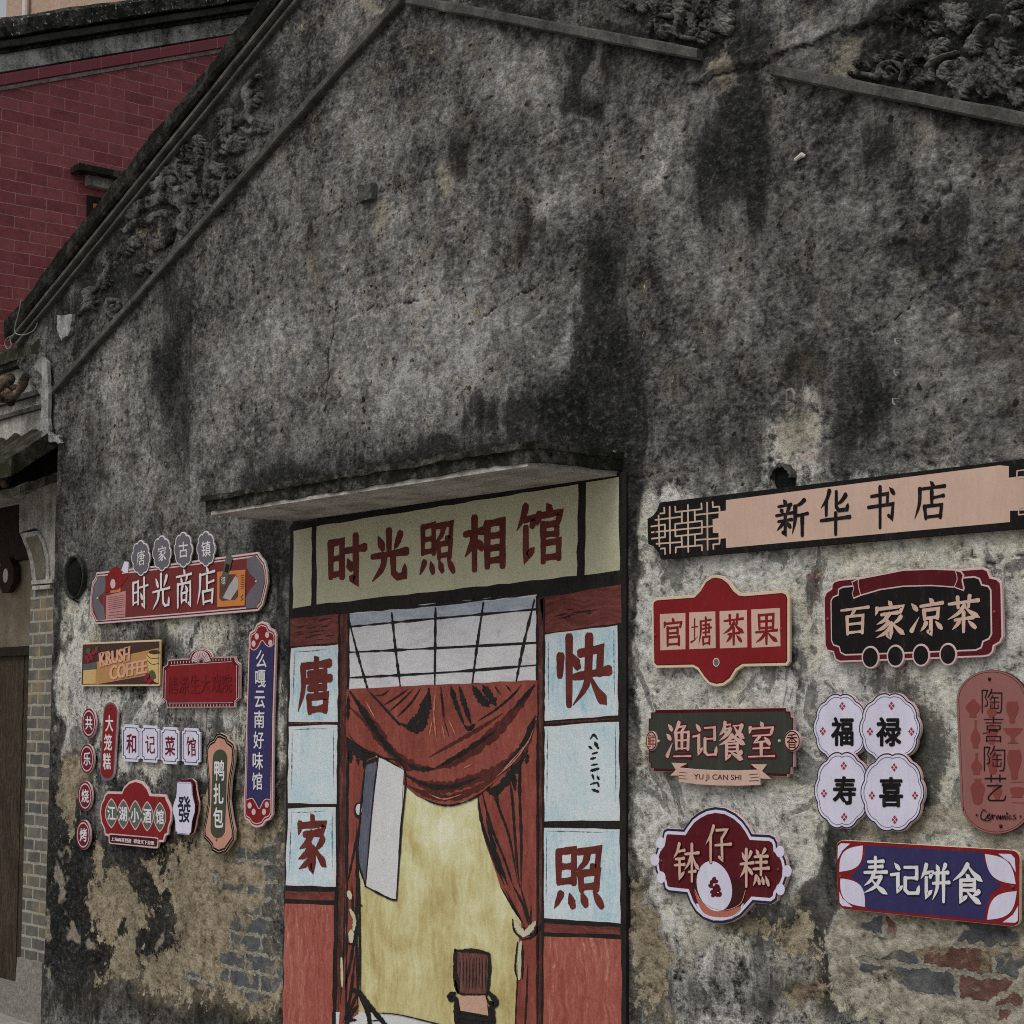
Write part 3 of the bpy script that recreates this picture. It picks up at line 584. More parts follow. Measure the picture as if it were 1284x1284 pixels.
    sp = M('MAXIMUM', sp, M('MULTIPLY', t.step(M('ADD', n7, M('MULTIPLY', C(n4), .55)), .95, 1.1), .85))
    plain = M('SUBTRACT', 1.0, M('MAXIMUM', ok_, bkm))
    sp = M('MULTIPLY', M('MULTIPLY', sp, .9), M('MULTIPLY', plain, M('SUBTRACT', 1.0, M('MULTIPLY', lk, .8))))
    col = t.mix(sp, col, (.014, .0142, .013))
    # faint red traces of painted writing
    rp = M('MULTIPLY', t.step(n6, .45, .8), M('MULTIPLY', t.step(A3.outputs['Alpha'], .2, .8), .5))
    col = t.mix(rp, col, (.28, .10, .09))
    col = t.mix(M('MULTIPLY', t.step(crack, .25, .75), .85), col, (.010, .010, .010))
    t.L.new(col, t.b.inputs['Base Color']); t.b.inputs['Roughness'].default_value = .95; t.b.inputs['Specular IOR Level'].default_value = .04
    h = lin((n2, .22), (n3, .22), (n6, .28), (ok_, -.75), (ck_, -.12), (sp, -.5), (crack, -.7), (M('MULTIPLY', lk, M('SUBTRACT', 1.0, fk)), .16))
    h = M('SUBTRACT', h, M('MULTIPLY', M('MULTIPLY', bkm, mort), .35))
    t.bump(h, .8, .012)
    return t.m
WALLM = wall_mat()
def wall_grid(x0, x1, dx, botf, name, parent, nz, y0=0.0):
    nx = int((x1-x0)/dx)+1; X = np.linspace(x0, x1, nx); T = np.linspace(0, 1, nz)
    GX, GT = np.meshgrid(X, T); b = botf(X)[None, :]; tz = top_z(X)[None, :]-.03
    GZ = b+(tz-b)*GT
    px, py, dark, lime, och, cr, br, moss, pale, red, ck, cloud = masks(GX, GZ)
    relief = .010*(fbm(GX*1.6, GZ*1.6, 4, 2)-.5)+.008*(fbm(GX*7, GZ*7, 4, 8)-.5)
    relief -= .011*sstep(och+.9*(fbm(GX*8, GZ*8, 4, 4)-.5), .40, .5)
    relief -= .004*ck+.006*np.clip(br, 0, 1)
    scar = np.exp(-(seg_dist(px, py, [(1085, 320), (1130, 300), (1165, 272), (1205, 225)])/14)**2); relief += scar*.03*(fbm(GX*18, GZ*18, 4, 77)-.45)
    jx2 = px+7*(fbm(GX*14, GZ*14, 4, 91)-.5)*2; jy2 = py+9*(fbm(GX*14, GZ*14, 4, 92)-.5)*2
    ins = inside(jx2, jy2, COAT_UP+COAT_LO[::-1]); relief += .017*ins*np.clip(seg_dist(px, py, COAT_UP)/14, 0, 1)*(.7+.6*fbm(GX*20, GZ*20, 3, 93))
    GY = y0-relief
    n = nx*nz; co = np.stack([GX, GY, GZ], -1).reshape(-1, 3).astype(np.float32)
    i = (np.arange(nz-1)[:, None]*nx+np.arange(nx-1)[None, :]).ravel()
    q = np.stack([i, i+1, i+nx+1, i+nx], -1).astype(np.int32)
    me = bpy.data.meshes.new(name); me.vertices.add(n); me.vertices.foreach_set('co', co.ravel())
    me.loops.add(q.size); me.loops.foreach_set('vertex_index', q.ravel()); me.polygons.add(len(q))
    me.polygons.foreach_set('loop_start', np.arange(0, q.size, 4, dtype=np.int32)); me.polygons.foreach_set('use_smooth', np.ones(len(q), bool))
    me.update(calc_edges=True)
    redp = np.clip(blob(px, py, 1012, 575, 16, 18)+blob(px, py, 1270, 572, 14, 14)+blob(px, py, 1022, 725, 10, 30)+.7*blob(px, py, 1015, 780, 8, 20), 0, 1)
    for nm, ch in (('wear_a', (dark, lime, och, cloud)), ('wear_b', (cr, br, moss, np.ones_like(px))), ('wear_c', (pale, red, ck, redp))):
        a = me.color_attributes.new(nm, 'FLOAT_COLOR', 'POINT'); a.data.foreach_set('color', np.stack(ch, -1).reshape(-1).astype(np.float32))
    me.materials.append(WALLM)
    o = bpy.data.objects.new(name, me); COL.objects.link(o); o.parent = parent
    return o
house = thing('gabled_house', 'old house front of dark mouldy plaster with a decorated sloping gable, covered in signboards', 'house')
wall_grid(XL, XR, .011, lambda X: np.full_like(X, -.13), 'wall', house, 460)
wall_grid(-.2, XL, .011, lambda X: np.interp(X, [-.2, .1, XL], [3.62, 3.42, 3.12]), 'eave_end', house, 70)
M_DKPL = plaster('dark_plaster', (.016, .016, .015), (.10, .098, .09), sc_=7, bump=.8)
M_COP = plaster('coping_plaster', (.007, .007, .0065), (.13, .125, .11), moss=(.014, .015, .010), sc_=22, bump=1.2, lo=.44, hi=.66)
M_MLD = plaster('moulding_plaster', (.03, .03, .028), (.17, .165, .15), sc_=9, bump=.6)
M_ORN = plaster('stucco_relief', (.008, .008, .0078), (.27, .264, .245), sc_=6.5, bump=.5, lo=.45, hi=.66)
b = MB()                                           # body: side walls, roof slopes, back
b.box(XL, XL+.25, .03, 7.5, -.13, 3.15, M_DKPL); b.box(XR-.25, XR, .03, 7.5, -.13, 3.4, M_DKPL); b.box(XL+.25, XR-.25, 7.25, 7.5, -.13, 3.4, M_DKPL)
b.build('side_wall', house)
M_TILE = plaster('roof_tile', (.02, .019, .018), (.09, .08, .07), sc_=10)
b = MB()
for sgn, xe in ((-1, -.2), (1, 7.5)):
    zt = float(top_z(AX))-.12; ze = float(top_z(xe))-.12
    vs = [(AX, .02, zt), (xe, .02, ze), (xe, 7.6, ze), (AX, 7.6, zt), (AX, .02, zt-.1), (xe, .02, ze-.1), (xe, 7.6, ze-.1), (AX, 7.6, zt-.1)]
    b.add(vs, [(0,1,2,3),(7,6,5,4),(0,4,5,1),(1,5,6,2),(2,6,7,3),(3,7,4,0)], M_TILE)
b.build('roof', house)
# raked coping and mouldings, jittered so that their edges are worn
def rake(name, z_off0, z_off1, y_out, mat, xa, xb, side, jz=.006, n=150, y_in=.02, seed=1, round_=0.0, topjit=0.0):
    mb = MB(); R = []
    for i in range(n+1):
        X = xa+(xb-xa)*i/n; zt = float(top_z(X)) if side is None else ZA+side*SL*(X-AX)
        j = lambda k: float(fbm(X*6+k*3.1, k*7.7, 4, seed)-.5)*2
        a, c = z_off0+jz*j(1)+topjit*j(5), z_off1+jz*j(2)
        y = -(y_out+jz*.8*j(3)); y2 = -(y_out+jz*.8*j(4))
        m1 = (a+c)/2
        R.append([(X, y_in, zt+a), (X, y*.55, zt+a+jz*.5*j(6)), (X, y, zt+a-(a-c)*.22), (X, (y+y2)/2-.004*j(7), zt+m1), (X, y2, zt+c+(a-c)*.15), (X, y2*.8, zt+c), (X, y_in, zt+c)])
    k = len(R[0]); vs = [v for r in R for v in r]; fs = [(i*k+q, (i+1)*k+q, (i+1)*k+q+1, i*k+q+1) for i in range(n) for q in range(k-1)]
    fs += [tuple(range(k)), tuple(n*k+q for q in range(k))[::-1]]
    mb.add(vs, fs, mat); return mb.build(name, house)
rake('coping', -.03, -.165, .065, M_COP, -.24, AX, 1, .024, 420, seed=3, topjit=.02)
rake('coping', -.03, -.165, .065, M_COP, AX, 7.55, -1, .024, 420, seed=4, topjit=.02)
rake('moulding', -.172, -.205, .05, M_MLD, -.2, AX, 1, .003, seed=5); rake('moulding', -.222, -.246, .030, M_MLD, -.15, AX, 1, .003, seed=6)
rake('moulding', -.172, -.205, .05, M_MLD, AX, 7.5, -1, .003, seed=7); rake('moulding', -.222, -.246, .030, M_MLD, AX, 7.5, -1, .003, seed=8)
def bar(pa, pb, h, y, mat, name='moulding', jz=.004, n=60):   # straight moulding between two pixels on the wall
    A = on_wall(*pa); B = on_wall(*pb); mb = MB(); R = []
    for i in range(n+1):
        X = A[0]+(B[0]-A[0])*i/n; Z = A[2]+(B[2]-A[2])*i/n; j = lambda k: float(fbm(X*7+k*5, k*3.3, 4, 44)-.5)*2*jz
        R.append([(X, .02, Z+h/2+j(1)), (X, -y*.8+j(2), Z+h/2+j(1)), (X, -y+j(3), Z+h*.35+j(1)), (X, -y+j(3), Z-h*.35+j(4)), (X, -y*.8+j(2), Z-h/2+j(4)), (X, .02, Z-h/2+j(4))])
    k = 6; vs = [v for r in R for v in r]; fs = [(i*k+q, (i+1)*k+q, (i+1)*k+q+1, i*k+q+1) for i in range(n) for q in range(k-1)]
    fs += [tuple(range(k)), tuple(n*k+q for q in range(k))[::-1]]
    mb.add(vs, fs, mat); return mb.build(name, house)
bar((72, 490), (509, -1), .042, .035, M_MLD); bar((516, 1), (882, 70), .046, .035, M_MLD); bar((975, 90), (1310, 156), .046, .038, M_MLD)
bar((74, 483), (509, -9), .018, .022, M_MLD); 
# stucco leaf scrolls, carved as low relief out of the band
def lobed(u, k): return np.sin(np.pi*np.clip(u*.92+.06, 0, 1))**.8*(.60+.50*np.abs(np.cos(u*k*np.pi))**.7)
def relief_part(Zf, k_, bounds, step, curves, leaves, rings, seed, hk=1.0):
    x0, y0, x1, y1 = bounds; nx = int((x1-x0)/step)+1; ny = int((y1-y0)/step)+1
    GX, GY = np.meshgrid(np.linspace(x0, x1, nx), np.linspace(y0, y1, ny)); m = 1/k_/.335*.335
    q = step*7; wx = GX+q*(fbm(GX/q/3, GY/q/3, 4, seed)-.5); wy = GY+q*(fbm(GX/q/3, GY/q/3, 4, seed+9)-.5)
    H = np.zeros_like(GX)
    for pts, r0, r1 in curves:                     # rounded scroll stems
        c = open_curve(pts, 7) if len(pts) > 2 else list(pts); n = len(c)
        for i in range(n-1):
            (a, b), (e, f) = c[i], c[i+1]; L2 = (e-a)**2+(f-b)**2+1e-6
            t = np.clip(((wx-a)*(e-a)+(wy-b)*(f-b))/L2, 0, 1); d = np.hypot(wx-a-t*(e-a), wy-b-t*(f-b))
            r = r0+(r1-r0)*(i+t)/(n-1); H = np.maximum(H, (.011+.00035*r)*np.sqrt(np.clip(1-(d/r)**2, 0, 1))+.006*np.clip((r-d)/(r*.25), 0, 1))
    for lf in leaves:
        x, y, L, a = lf[:4]; wd = lf[4] if len(lf) > 4 else .42; a = math.radians(a)
        u = ((wx-x)*math.cos(a)+(wy-y)*math.sin(a))/L; v = (-(wx-x)*math.sin(a)+(wy-y)*math.cos(a))/L
        v = v+.12*np.sin(u*2.6); ok = (u > 0) & (u < 1); w_ = wd*lobed(np.clip(u, 0, 1), 3.5)+1e-6; s_ = np.abs(v)/w_
        h = np.clip((1-s_)/.22, 0, 1)**.7*(.013+.010*np.sin(np.pi*np.clip(u, 0, 1))); h = h-.008*np.exp(-(v/.035)**2)*(s_ < 1)-.004*(np.cos((u*4.5-np.abs(v)*4)*2*np.pi) > .6)*(s_ < .9)
        H = np.maximum(H, np.where(ok, h, 0))
    for x, y, r in rings:                          # petalled bosses
        d = np.hypot(wx-x, wy-y)/r; an = np.arctan2(wy-y, wx-x); rr = 1+.14*np.cos(an*5+x); H = np.maximum(H, .026*np.sqrt(np.clip(1-(d/rr)**2, 0, 1))-.010*np.exp(-(d/.25)**2))
    H = H*hk*.78*(.6+.8*fbm(GX/q*.9, GY/q*.9, 4, seed+3)); er = fbm(GX/q/4, GY/q/4, 3, seed+21); H = np.where(er < .36, H*.30, H)
    keep = H > .0025; P = [(Zf.o[0]+x*Zf.k, Zf.o[1]+y*Zf.k) for x, y in zip(GX.ravel(), GY.ravel())]
    PX = np.array(P); Rr = FW[None, :]+RT[None, :]*((PX[:, :1]-642)/FPX)-UP[None, :]*((PX[:, 1:]-642)/FPX); t = (-CPOS[1])/Rr[:, 1:2]; Wp = CPOS[None, :]+Rr*t
    Y = np.where(keep, -(H+.004), .016).ravel(); V = np.stack([Wp[:, 0], Y, Wp[:, 2]], -1)
    kf = keep.copy(); cell = kf[:-1, :-1] | kf[1:, :-1] | kf[:-1, 1:] | kf[1:, 1:]; jj, ii = np.nonzero(cell); a_ = jj*nx+ii
    F_ = np.stack([a_+nx, a_+nx+1, a_+1, a_], -1); used = np.unique(F_); mp = -np.ones(nx*ny, int); mp[used] = np.arange(len(used))
    mb = MB(); mb.add([tuple(v) for v in V[used]], [tuple(f) for f in mp[F_]], M_ORN); mb.build('leaf_relief', house, True)
def spir(cx, cy, r, turns, a0, sg=1):
    n = int(16*turns); return [(cx+r*(1-.85*i/n)*math.cos(math.radians(a0)+sg*i/n*turns*2*math.pi), cy+r*(1-.85*i/n)*1.1*math.sin(math.radians(a0)+sg*i/n*turns*2*math.pi)) for i in range(n+1)]
relief_part(Zm(0, 0, .335), .335, (270, 230, 1010, 1230), 2.6, [
    ([(500, 800), (535, 765), (600, 745), (665, 755), (700, 800), (690, 870)], 26, 14), ([(560, 905), (590, 925), (640, 900), (655, 840), (625, 795), (580, 800), (560, 830)], 15, 10), ([(578, 900), (600, 908), (628, 890)], 10, 7), ([(650, 725), (720, 705), (770, 650), (800, 570), (850, 490), (915, 435), (940, 385)], 24, 15), ([(940, 385), (918, 350), (935, 318), (975, 285)], 16, 8),
    ([(930, 440), (958, 470), (940, 498), (912, 485)], 16, 9), ([(720, 855), (760, 805), (795, 745), (835, 705), (855, 655), (885, 635)], 11, 7), ([(735, 870), (800, 810), (840, 750), (825, 700)], 9, 6), ([(755, 840), (830, 785), (862, 725), (886, 690)], 8, 6), (spir(700, 830, 40, 1.4, 0), 10, 7), (spir(850, 545, 26, 1.3, 90), 9, 6), ([(330, 1115), (380, 1060), (420, 1000), (450, 945), (500, 900)], 12, 8), (spir(430, 1150, 40, 1.5, 30), 11, 7), ([(470, 860), (520, 830), (545, 850)], 12, 8), ([(300, 1180), (340, 1140), (360, 1160)], 9, 6)],
    [(800, 610, 70, 60), (825, 570, 60, -140), (870, 505, 80, 70), (900, 445, 80, -160), (930, 400, 80, -45), (860, 475, 70, -115), (780, 650, 60, -130), (740, 770, 70, 100), (690, 690, 80, -60), (860, 665, 60, -25), (800, 770, 50, 150), (945, 480, 60, 15), (680, 650, 80, -120), (730, 610, 60, -60), (850, 550, 50, 30), (640, 700, 90, -150), (600, 650, 70, -20), (740, 700, 80, 20), (380, 1090, 70, -50), (430, 1010, 70, -105), (310, 1150, 70, -20), (470, 960, 60, -60), (360, 1080, 60, 160), (560, 990, 60, 30), (580, 1040, 50, -40), (540, 990, 50, 140), (480, 900, 60, 20), (760, 560, 60, -100), (790, 700, 60, 20), (700, 600, 60, -80)],
    [(612, 690, 48), (705, 725, 42), (575, 1000, 26), (745, 690, 26)], 31)
relief_part(Zm(780, 0, .1246), .1246, (-40, -60, 1200, 520), 5.5, [
    ([(560, 150), (590, 185), (570, 260), (560, 330), (610, 375), (720, 392), (850, 440)], 34, 26), ([(600, 150), (670, 140), (705, 180), (700, 250)], 30, 22), (spir(850, 120, 110, 1.3, 0, -1), 34, 20), ([(420, 150), (500, 165), (560, 150)], 26, 24), ([(0, 60), (90, 90), (150, 40)], 30, 20), ([(300, 300), (360, 200), (440, 170)], 26, 18)],
    [(455, 150, 190, -95), (570, 150, 220, -62), (700, 130, 170, 85), (330, 140, 200, -55), (260, 60, 150, -40), (220, 130, 130, -80), (780, 120, 240, -30), (930, 150, 260, 55), (900, 60, 280, 35), (1000, 60, 200, -20), (880, 420, 230, -75), (790, 390, 170, -30), (470, 370, 180, -100), (380, 280, 150, 60), (150, 60, 120, 30), (620, 100, 180, -100), (420, 200, 200, 95), (820, 300, 160, 150), (60, 40, 130, 60)],
    [(450, 300, 62), (880, 350, 48), (1010, 210, 50)], 47, 1.15)
relief_part(Zm(1080, 0, .15888), .15888, (-80, -60, 1330, 900), 4.6, [
    ([(-60, 592), (60, 602), (150, 612), (178, 540), (220, 510), (290, 500), (350, 560), (330, 640)], 26, 20), ([(500, 592), (560, 520), (640, 460), (770, 420)], 20, 14), ([(640, 565), (650, 612), (690, 604), (705, 560), (670, 540), (740, 500)], 20, 26), ([(395, 190), (410, 80), (480, 55), (555, 110)], 16, 34), ([(370, 212), (412, 190), (412, 110)], 12, 12), ([(870, 380), (940, 270), (1010, 190), (1075, 140)], 34, 28), ([(1040, 420), (1130, 540), (1220, 585), (1320, 550)], 30, 24), ([(1100, 620), (1160, 690), (1200, 770)], 26, 18), (spir(820, 540, 70, 1.3, 180), 24, 16), (spir(250, 570, 62, 1.3, 180, -1), 20, 14), (spir(600, 210, 46, 1.3, 0), 18, 12), ([(560, 620), (530, 600), (500, 592)], 22, 18), ([(0, 520), (40, 500), (60, 540), (40, 560)], 16, 12)],
    [(490, 330, 180, 112, .30), (520, 300, 150, -80, .3), (560, 500, 190, -75), (600, 430, 150, -45), (560, 530, 130, 130), (400, 650, 170, -15), (420, 610, 110, -60), (170, 520, 90, -100), (280, 490, 90, -60), (360, 570, 110, -45), (940, 450, 340, 84, .40), (890, 480, 290, 122, .36), (1000, 480, 300, 52, .36), (890, 480, 220, 160, .36), (800, 650, 170, 110), (720, 640, 140, 60), (760, 610, 130, -160), (1030, 640, 170, 40), (1190, 690, 160, 70), (1250, 690, 160, 110), (1220, 560, 140, -40), (620, 90, 170, 10), (700, 130, 150, 60), (780, 280, 130, -40), (460, 240, 150, -70), (910, 410, 100, -80, .5), (20, 540, 80, -120), (1090, 300, 240, 70, .3), (680, 110, 220, 15), (750, 240, 190, -60), (1180, 120, 200, 40), (1140, 60, 180, -20), (300, 100, 150, 100, .25)],
    [(905, 410, 46), (680, 75, 50), (610, 390, 36), (1250, 600, 50)], 71, 1.2)

# concrete slab over the painted doorway
CX0, CX1, CZ0, CZ1, CD = 2.78, 5.01, 2.475, 2.535, .45
def rough_box(x0, x1, y0, y1, z0, z1, m, nx, ny, nz, amp, seed=0, fq=9):
    mb = MB()
    def disp(p):
        x, y, z = p; a = float(fbm(x*fq+z*5, y*fq+z*fq, 4, seed)-.5)*2*amp; c = float(fbm(x*fq+7, z*fq*1.5+y*3, 4, seed+5)-.5)*2*amp
        return (x+a*.4, y+c, z+a)
    mb.grid(lambda u, v: disp((x0+(x1-x0)*u, y0, z0+(z1-z0)*v)), nx, nz, m); mb.grid(lambda u, v: disp((x0+(x1-x0)*u, y0+(y1-y0)*v, z1)), nx, ny, m)
    mb.grid(lambda u, v: disp((x1, y0+(y1-y0)*u, z0+(z1-z0)*v)), ny, nz, m); mb.grid(lambda u, v: disp((x0, y1+(y0-y1)*u, z0+(z1-z0)*v)), ny, nz, m)
    mb.grid(lambda u, v: disp((x0+(x1-x0)*u, y1+(y0-y1)*v, z0)), nx, ny, m)
    return mb
M_CAN = plaster('canopy_concrete', (.010, .010, .009), (.22, .215, .19), moss=(.026, .027, .018), sc_=24, streak=(30, 30, 60), bump=1.2, lo=.42, hi=.62)
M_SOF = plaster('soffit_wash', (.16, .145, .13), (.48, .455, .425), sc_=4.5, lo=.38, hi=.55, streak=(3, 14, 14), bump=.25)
slab = rough_box(CX0, CX1, -CD, .02, CZ0, CZ1, M_CAN, 160, 24, 7, .011, 3, 12).build('door_canopy', house)
lip = rough_box(CX0-.02, CX1+.005, -CD-.016, .02, CZ1-.014, CZ1+.010, M_CAN, 160, 16, 3, .012, 8, 14).build('canopy_lip', slab); 
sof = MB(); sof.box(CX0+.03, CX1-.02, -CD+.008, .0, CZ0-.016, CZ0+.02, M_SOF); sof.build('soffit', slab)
# clay pipe mouth and broken pipe
M_PIPE = plaster('pipe_clay', (.02, .022, .018), (.075, .078, .065), sc_=14, bump=.5)
def pipe(px, py, r, L, out, name, mat, tilt=0):
    c = on_wall(px, py, out); mb = MB(); n = 28; prof_ = [(r, 0), (r*1.03, -.006), (r*.98, -.012), (r*.92, -.004), (r*.90, .03), (r*.88, L)]
    vs = []; fs = []
    for rr, yy in [(r*.98, out+.03)]+prof_:
        for k in range(n):
            a = 2*math.pi*k/n; j = 1+random.uniform(-.015, .015); vs.append((c[0]+rr*math.cos(a)*j, -out+yy, c[2]+rr*math.sin(a)*j))
    R = len(prof_)+1
    for i in range(R-1):
        for k in range(n): fs.append((i*n+k, i*n+(k+1) % n, (i+1)*n+(k+1) % n, (i+1)*n+k))
    fs.append(tuple((R-1)*n+k for k in range(n)))
    mb.add(vs, fs, mat); return mb.build(name, house, True)
M_PDK = plaster('hole_shade_black', (.004, .004, .004), (.02, .02, .018), sc_=14)  # near-black colour standing in for shade in the pipes and eave gap
pipe(93, 724, .118, .3, .02, 'drain_pipe', M_PIPE)
p = on_wall(92, 724, .0); mb = MB(); mb.lump((p[0], -.009, p[2]-.005), (.108, .004, .108), M_PDK, .02, 24); mb.build('pipe_mouth_shade', house)  # flat black disc painting the darkness inside the pipe
mb = MB(); mb.tube([tuple(on_wall(80+i*2.2, 738+i*2.6-(i-4)**2*.25, .014)) for i in range(9)], .006, M_PIPE, 6); mb.build('pipe_crack', house)
pc = on_wall(985, 602); mb = MB()
vs = []; fs = []; n = 14
for i in range(2):
    for k in range(n+1):
        a = math.pi*(.05+.95*k/n)-.1; rr = .052*(1 if i == 0 else .8)+random.uniform(-.004, .004)
        vs.append((pc[0]+rr*math.cos(a), -.03+.0*i, pc[2]+rr*math.sin(a))); 
for k in range(n): fs.append((k, k+1, n+1+k+1, n+1+k))
o2 = len(vs)
for k in range(n+1): vs.append((vs[k][0], .02, vs[k][2]))
for k in range(n): fs.append((k+1, k, o2+k, o2+k+1))
mb.add(vs, fs, M_MLD); mb.build('broken_pipe', house)
mb = MB(); mb.lump((pc[0]+.004, -.006, pc[2]), (.048, .004, .05), M_PDK, .05, 14); mb.build('pipe_hollow_shade', house)  # flat black disc in place of the shade within the broken pipe
# white plaster flashing on the corner and pale patch under the coping
M_WH = plaster('white_patch', (.10, .105, .10), (.40, .405, .39), sc_=16, bump=.6, lo=.40, hi=.58)
def patch(px, name, d=.012, y0=0.0, mat=M_WH):
    q = []
    for i in range(len(px)):
        a, c = px[i], px[(i+1) % len(px)]
        for j in range(5):
            t = j/5; q.append((a[0]+(c[0]-a[0])*t+random.uniform(-.9, .9), a[1]+(c[1]-a[1])*t+random.uniform(-1.2, 1.2)))
    mb = MB(); mb.prism(pxw(q, d+y0), y0-.01, y0+d, mat); return mb.build(name, house)
patch([(72, 396), (91, 393), (87, 419), (76, 427), (71, 412)], 'plaster_patch', .02)
patch([(52, 448), (59, 455), (61, 500), (60, 540), (68, 548), (74, 545), (75, 556), (62, 554), (52, 552), (51, 500), (52, 470), (40, 460)], 'corner_flashing', .012, .03, M_WH)
# small brick lump left in the wall
mb = MB(); pb = on_wall(465, 243); mb = rough_box(pb[0]-.055, pb[0]+.05, -.035, .02, pb[2]-.035, pb[2]+.035, M_MLD, 10, 6, 8, .012, 5, 16); mb.build('brick_stub', house)
# hardware left in the wall
M_IRON = paint('rusty_iron', (.10, .075, .06), .7)
M_ZINC = paint('pale_nail', (.26, .25, .23), .5)
for i, (x, y) in enumerate(((1135, 429), (1134, 468), (1132, 504))):
    a = on_wall(x-5, y-4); mb = MB(); mb.tube([(a[0], .01, a[2]), (a[0], -.03, a[2]-.004), (a[0]+.012, -.045, a[2]-.018), (a[0]+.022, -.046, a[2]-.028)], .003, M_ZINC, 6)
    single('bent_nail', mb, ('highest', 'middle', 'lowest')[i]+' of three bent pale nails in a column on the wall above the peach signboard', 'nail', 'bent nails above the peach signboard')
a = on_wall(1003, 498); mb = MB(); mb.tube([(a[0]-.02, .0, a[2]-.01), (a[0]-.02, -.04, a[2]-.01), (a[0]-.01, -.05, a[2]+.018), (a[0]+.01, -.05, a[2]+.02), (a[0]+.022, -.05, a[2]+.002), (a[0]+.02, -.05, a[2]-.016)], .006, M_ZINC, 7)
single('wall_hook', mb, 'small pale iron hook over the cream worn patch in the upper right wall', 'hook')
a = on_wall(1006, 198); mb = MB(); mb.tube([(a[0]-.022, -.01, a[2]-.003), (a[0]+.0, -.012, a[2]+.002), (a[0]+.008, -.012, a[2]+.006), (a[0]+.02, -.008, a[2])], [.006, .008, .010, .005], paint('white_plug', (.6, .58, .53), .6), 8)
single('wall_plug', mb, 'small white plug stuck in the dark plaster high on the right', 'plug')
mb = MB(); mb.tube([tuple(on_wall(132+i*1.2, 567+i*.05, .012)) for i in range(10)], .004, M_IRON, 6); single('iron_pin', mb, 'short dark iron pin in the grey wall above the left signs', 'pin')
mb = MB(); q = open_curve([(27, 374), (24, 390), (20, 405), (19, 417), (28, 420), (38, 417), (44, 412), (47, 405)], 6); mb.tube([tuple(on_wall(x, y, .13)) for x, y in q], .003, M_ZINC, 6)
q = open_curve([(17, 420), (9, 424), (6, 431), (9, 437), (14, 434), (13, 426)], 6); mb.tube([tuple(on_wall(x, y, .13)) for x, y in q], .0025, M_ZINC, 6)
single('loose_wire', mb, 'thin loose wire loop hanging at the low end of the gable coping', 'wire')

# ---------------------------------------------------------------- neighbouring lane house with brick pier and timber door
lane = thing('lane_house', 'low neighbour house at the left edge with brick pier, curved corbel and timber door', 'house')
def brick_mat(name, w_, h_, mo, c1, c2, cm, axis, rough=.9, bump=.5, extra=None, ramp_=(.4, .62)):
    t = NT(name); co = t.co(); s = t.n('SeparateXYZ', {'Vector': co}).outputs
    v = t.n('CombineXYZ', {'X': s[axis], 'Y': s[2]}).outputs[0]
    v = t.n('VectorMath', {0: v, 1: t.n('VectorMath', {0: t.n('TexNoise', {'Vector': co, 'Scale': 14.0}).outputs['Color'], 'Scale': .012}, operation='SCALE').outputs[0]}, operation='ADD').outputs[0]
    b = t.n('TexBrick', {'Vector': v, 'Scale': 1.0, 'Brick Width': w_, 'Row Height': h_, 'Mortar Size': mo, 'Mortar Smooth': .15, 'Color1': (*c1, 1), 'Color2': (*c2, 1), 'Mortar': (*cm, 1)})
    n = t.noise(co, 12, 8, .7); n2 = t.noise(co, 60, 6, .7); f = t.math('ADD', t.math('MULTIPLY', n, .6), t.math('MULTIPLY', n2, .4))
    col = t.mix(1.0, b.outputs['Color'], t.ramp(f, [(.35, (.6, .6, .6)), (.65, (1.2, 1.2, 1.2))]), 'MULTIPLY')
    if extra: col = t.mix(t.step(t.noise(co, extra[1], 7, .7), *ramp_), col, t.mix(b.outputs['Fac'], extra[0], tuple(x*1.4 for x in extra[0])))
    t.bump(t.math('SUBTRACT', t.math('MULTIPLY', f, .5), b.outputs['Fac']), bump, .01)
    return t.out(col, rough)
M_PIER = brick_mat('pier_brick', .17, .068, .008, (.085, .088, .082), (.145, .138, .112), (.31, .295, .255), 0, extra=((.20, .165, .108), 5.0), ramp_=(.46, .66))
M_STONE = plaster('granite', (.12, .11, .095), (.36, .335, .30), sc_=40, streak=(60, 60, 60), bump=.4)
M_WPL = plaster('white_plaster_old', (.07, .068, .06), (.50, .485, .44), sc_=6, streak=(20, 20, 3), bump=.5, lo=.36, hi=.58)
M_OPL = plaster('ochre_plaster', (.13, .105, .075), (.30, .255, .19), sc_=5, streak=(6, 6, 2), bump=.3)
M_WOOD = streaky('old_door_wood', [(.36, (.012, .009, .007)), (.5, (.045, .034, .024)), (.66, (.10, .078, .055))], (70, 70, 2.5), 3, .7, .75)
M_WOODD = streaky('dark_timber', [(.36, (.010, .008, .007)), (.6, (.035, .026, .02))], (60, 60, 3), 4, .6, .8)
M_MOSS = plaster('mossy_tile', (.012, .0115, .010), (.16, .15, .125), moss=(.03, .031, .018), sc_=14, bump=1.0)
M_TERRA = plaster('terracotta', (.05, .036, .028), (.34, .245, .19), sc_=22, bump=.9, moss=(.03, .027, .02))
mb = MB(); mb.box(-.05, .245, .06, .33, .2, 2.29, M_PIER); mb.build('brick_pier', lane)
rough_box(-.075, .25, .045, .34, -.13, .21, M_STONE, 12, 10, 10, .006, 4, 14).build('stone_base', lane)
mb = MB(); mb.box(.245, XL+.02, .09, .3, -.13, 3.6, M_DKPL); mb.build('gap_wall', lane)
mb = MB()
o_ = pxw([(24, 624), (74, 600), (72, 735), (62, 738), (61, 700), (57, 680), (50, 666), (44, 662), (24, 668)], -.06); mb.prism(o_, -.3, -.06, M_WPL); mb.build('corbel_wall', lane)
arc_o = [(25, 669), (48, 665), (55, 678), (60, 697), (61, 718), (61, 729)]; arc_i = [(41, 732), (39, 718), (37, 704), (33, 689), (28, 677)]
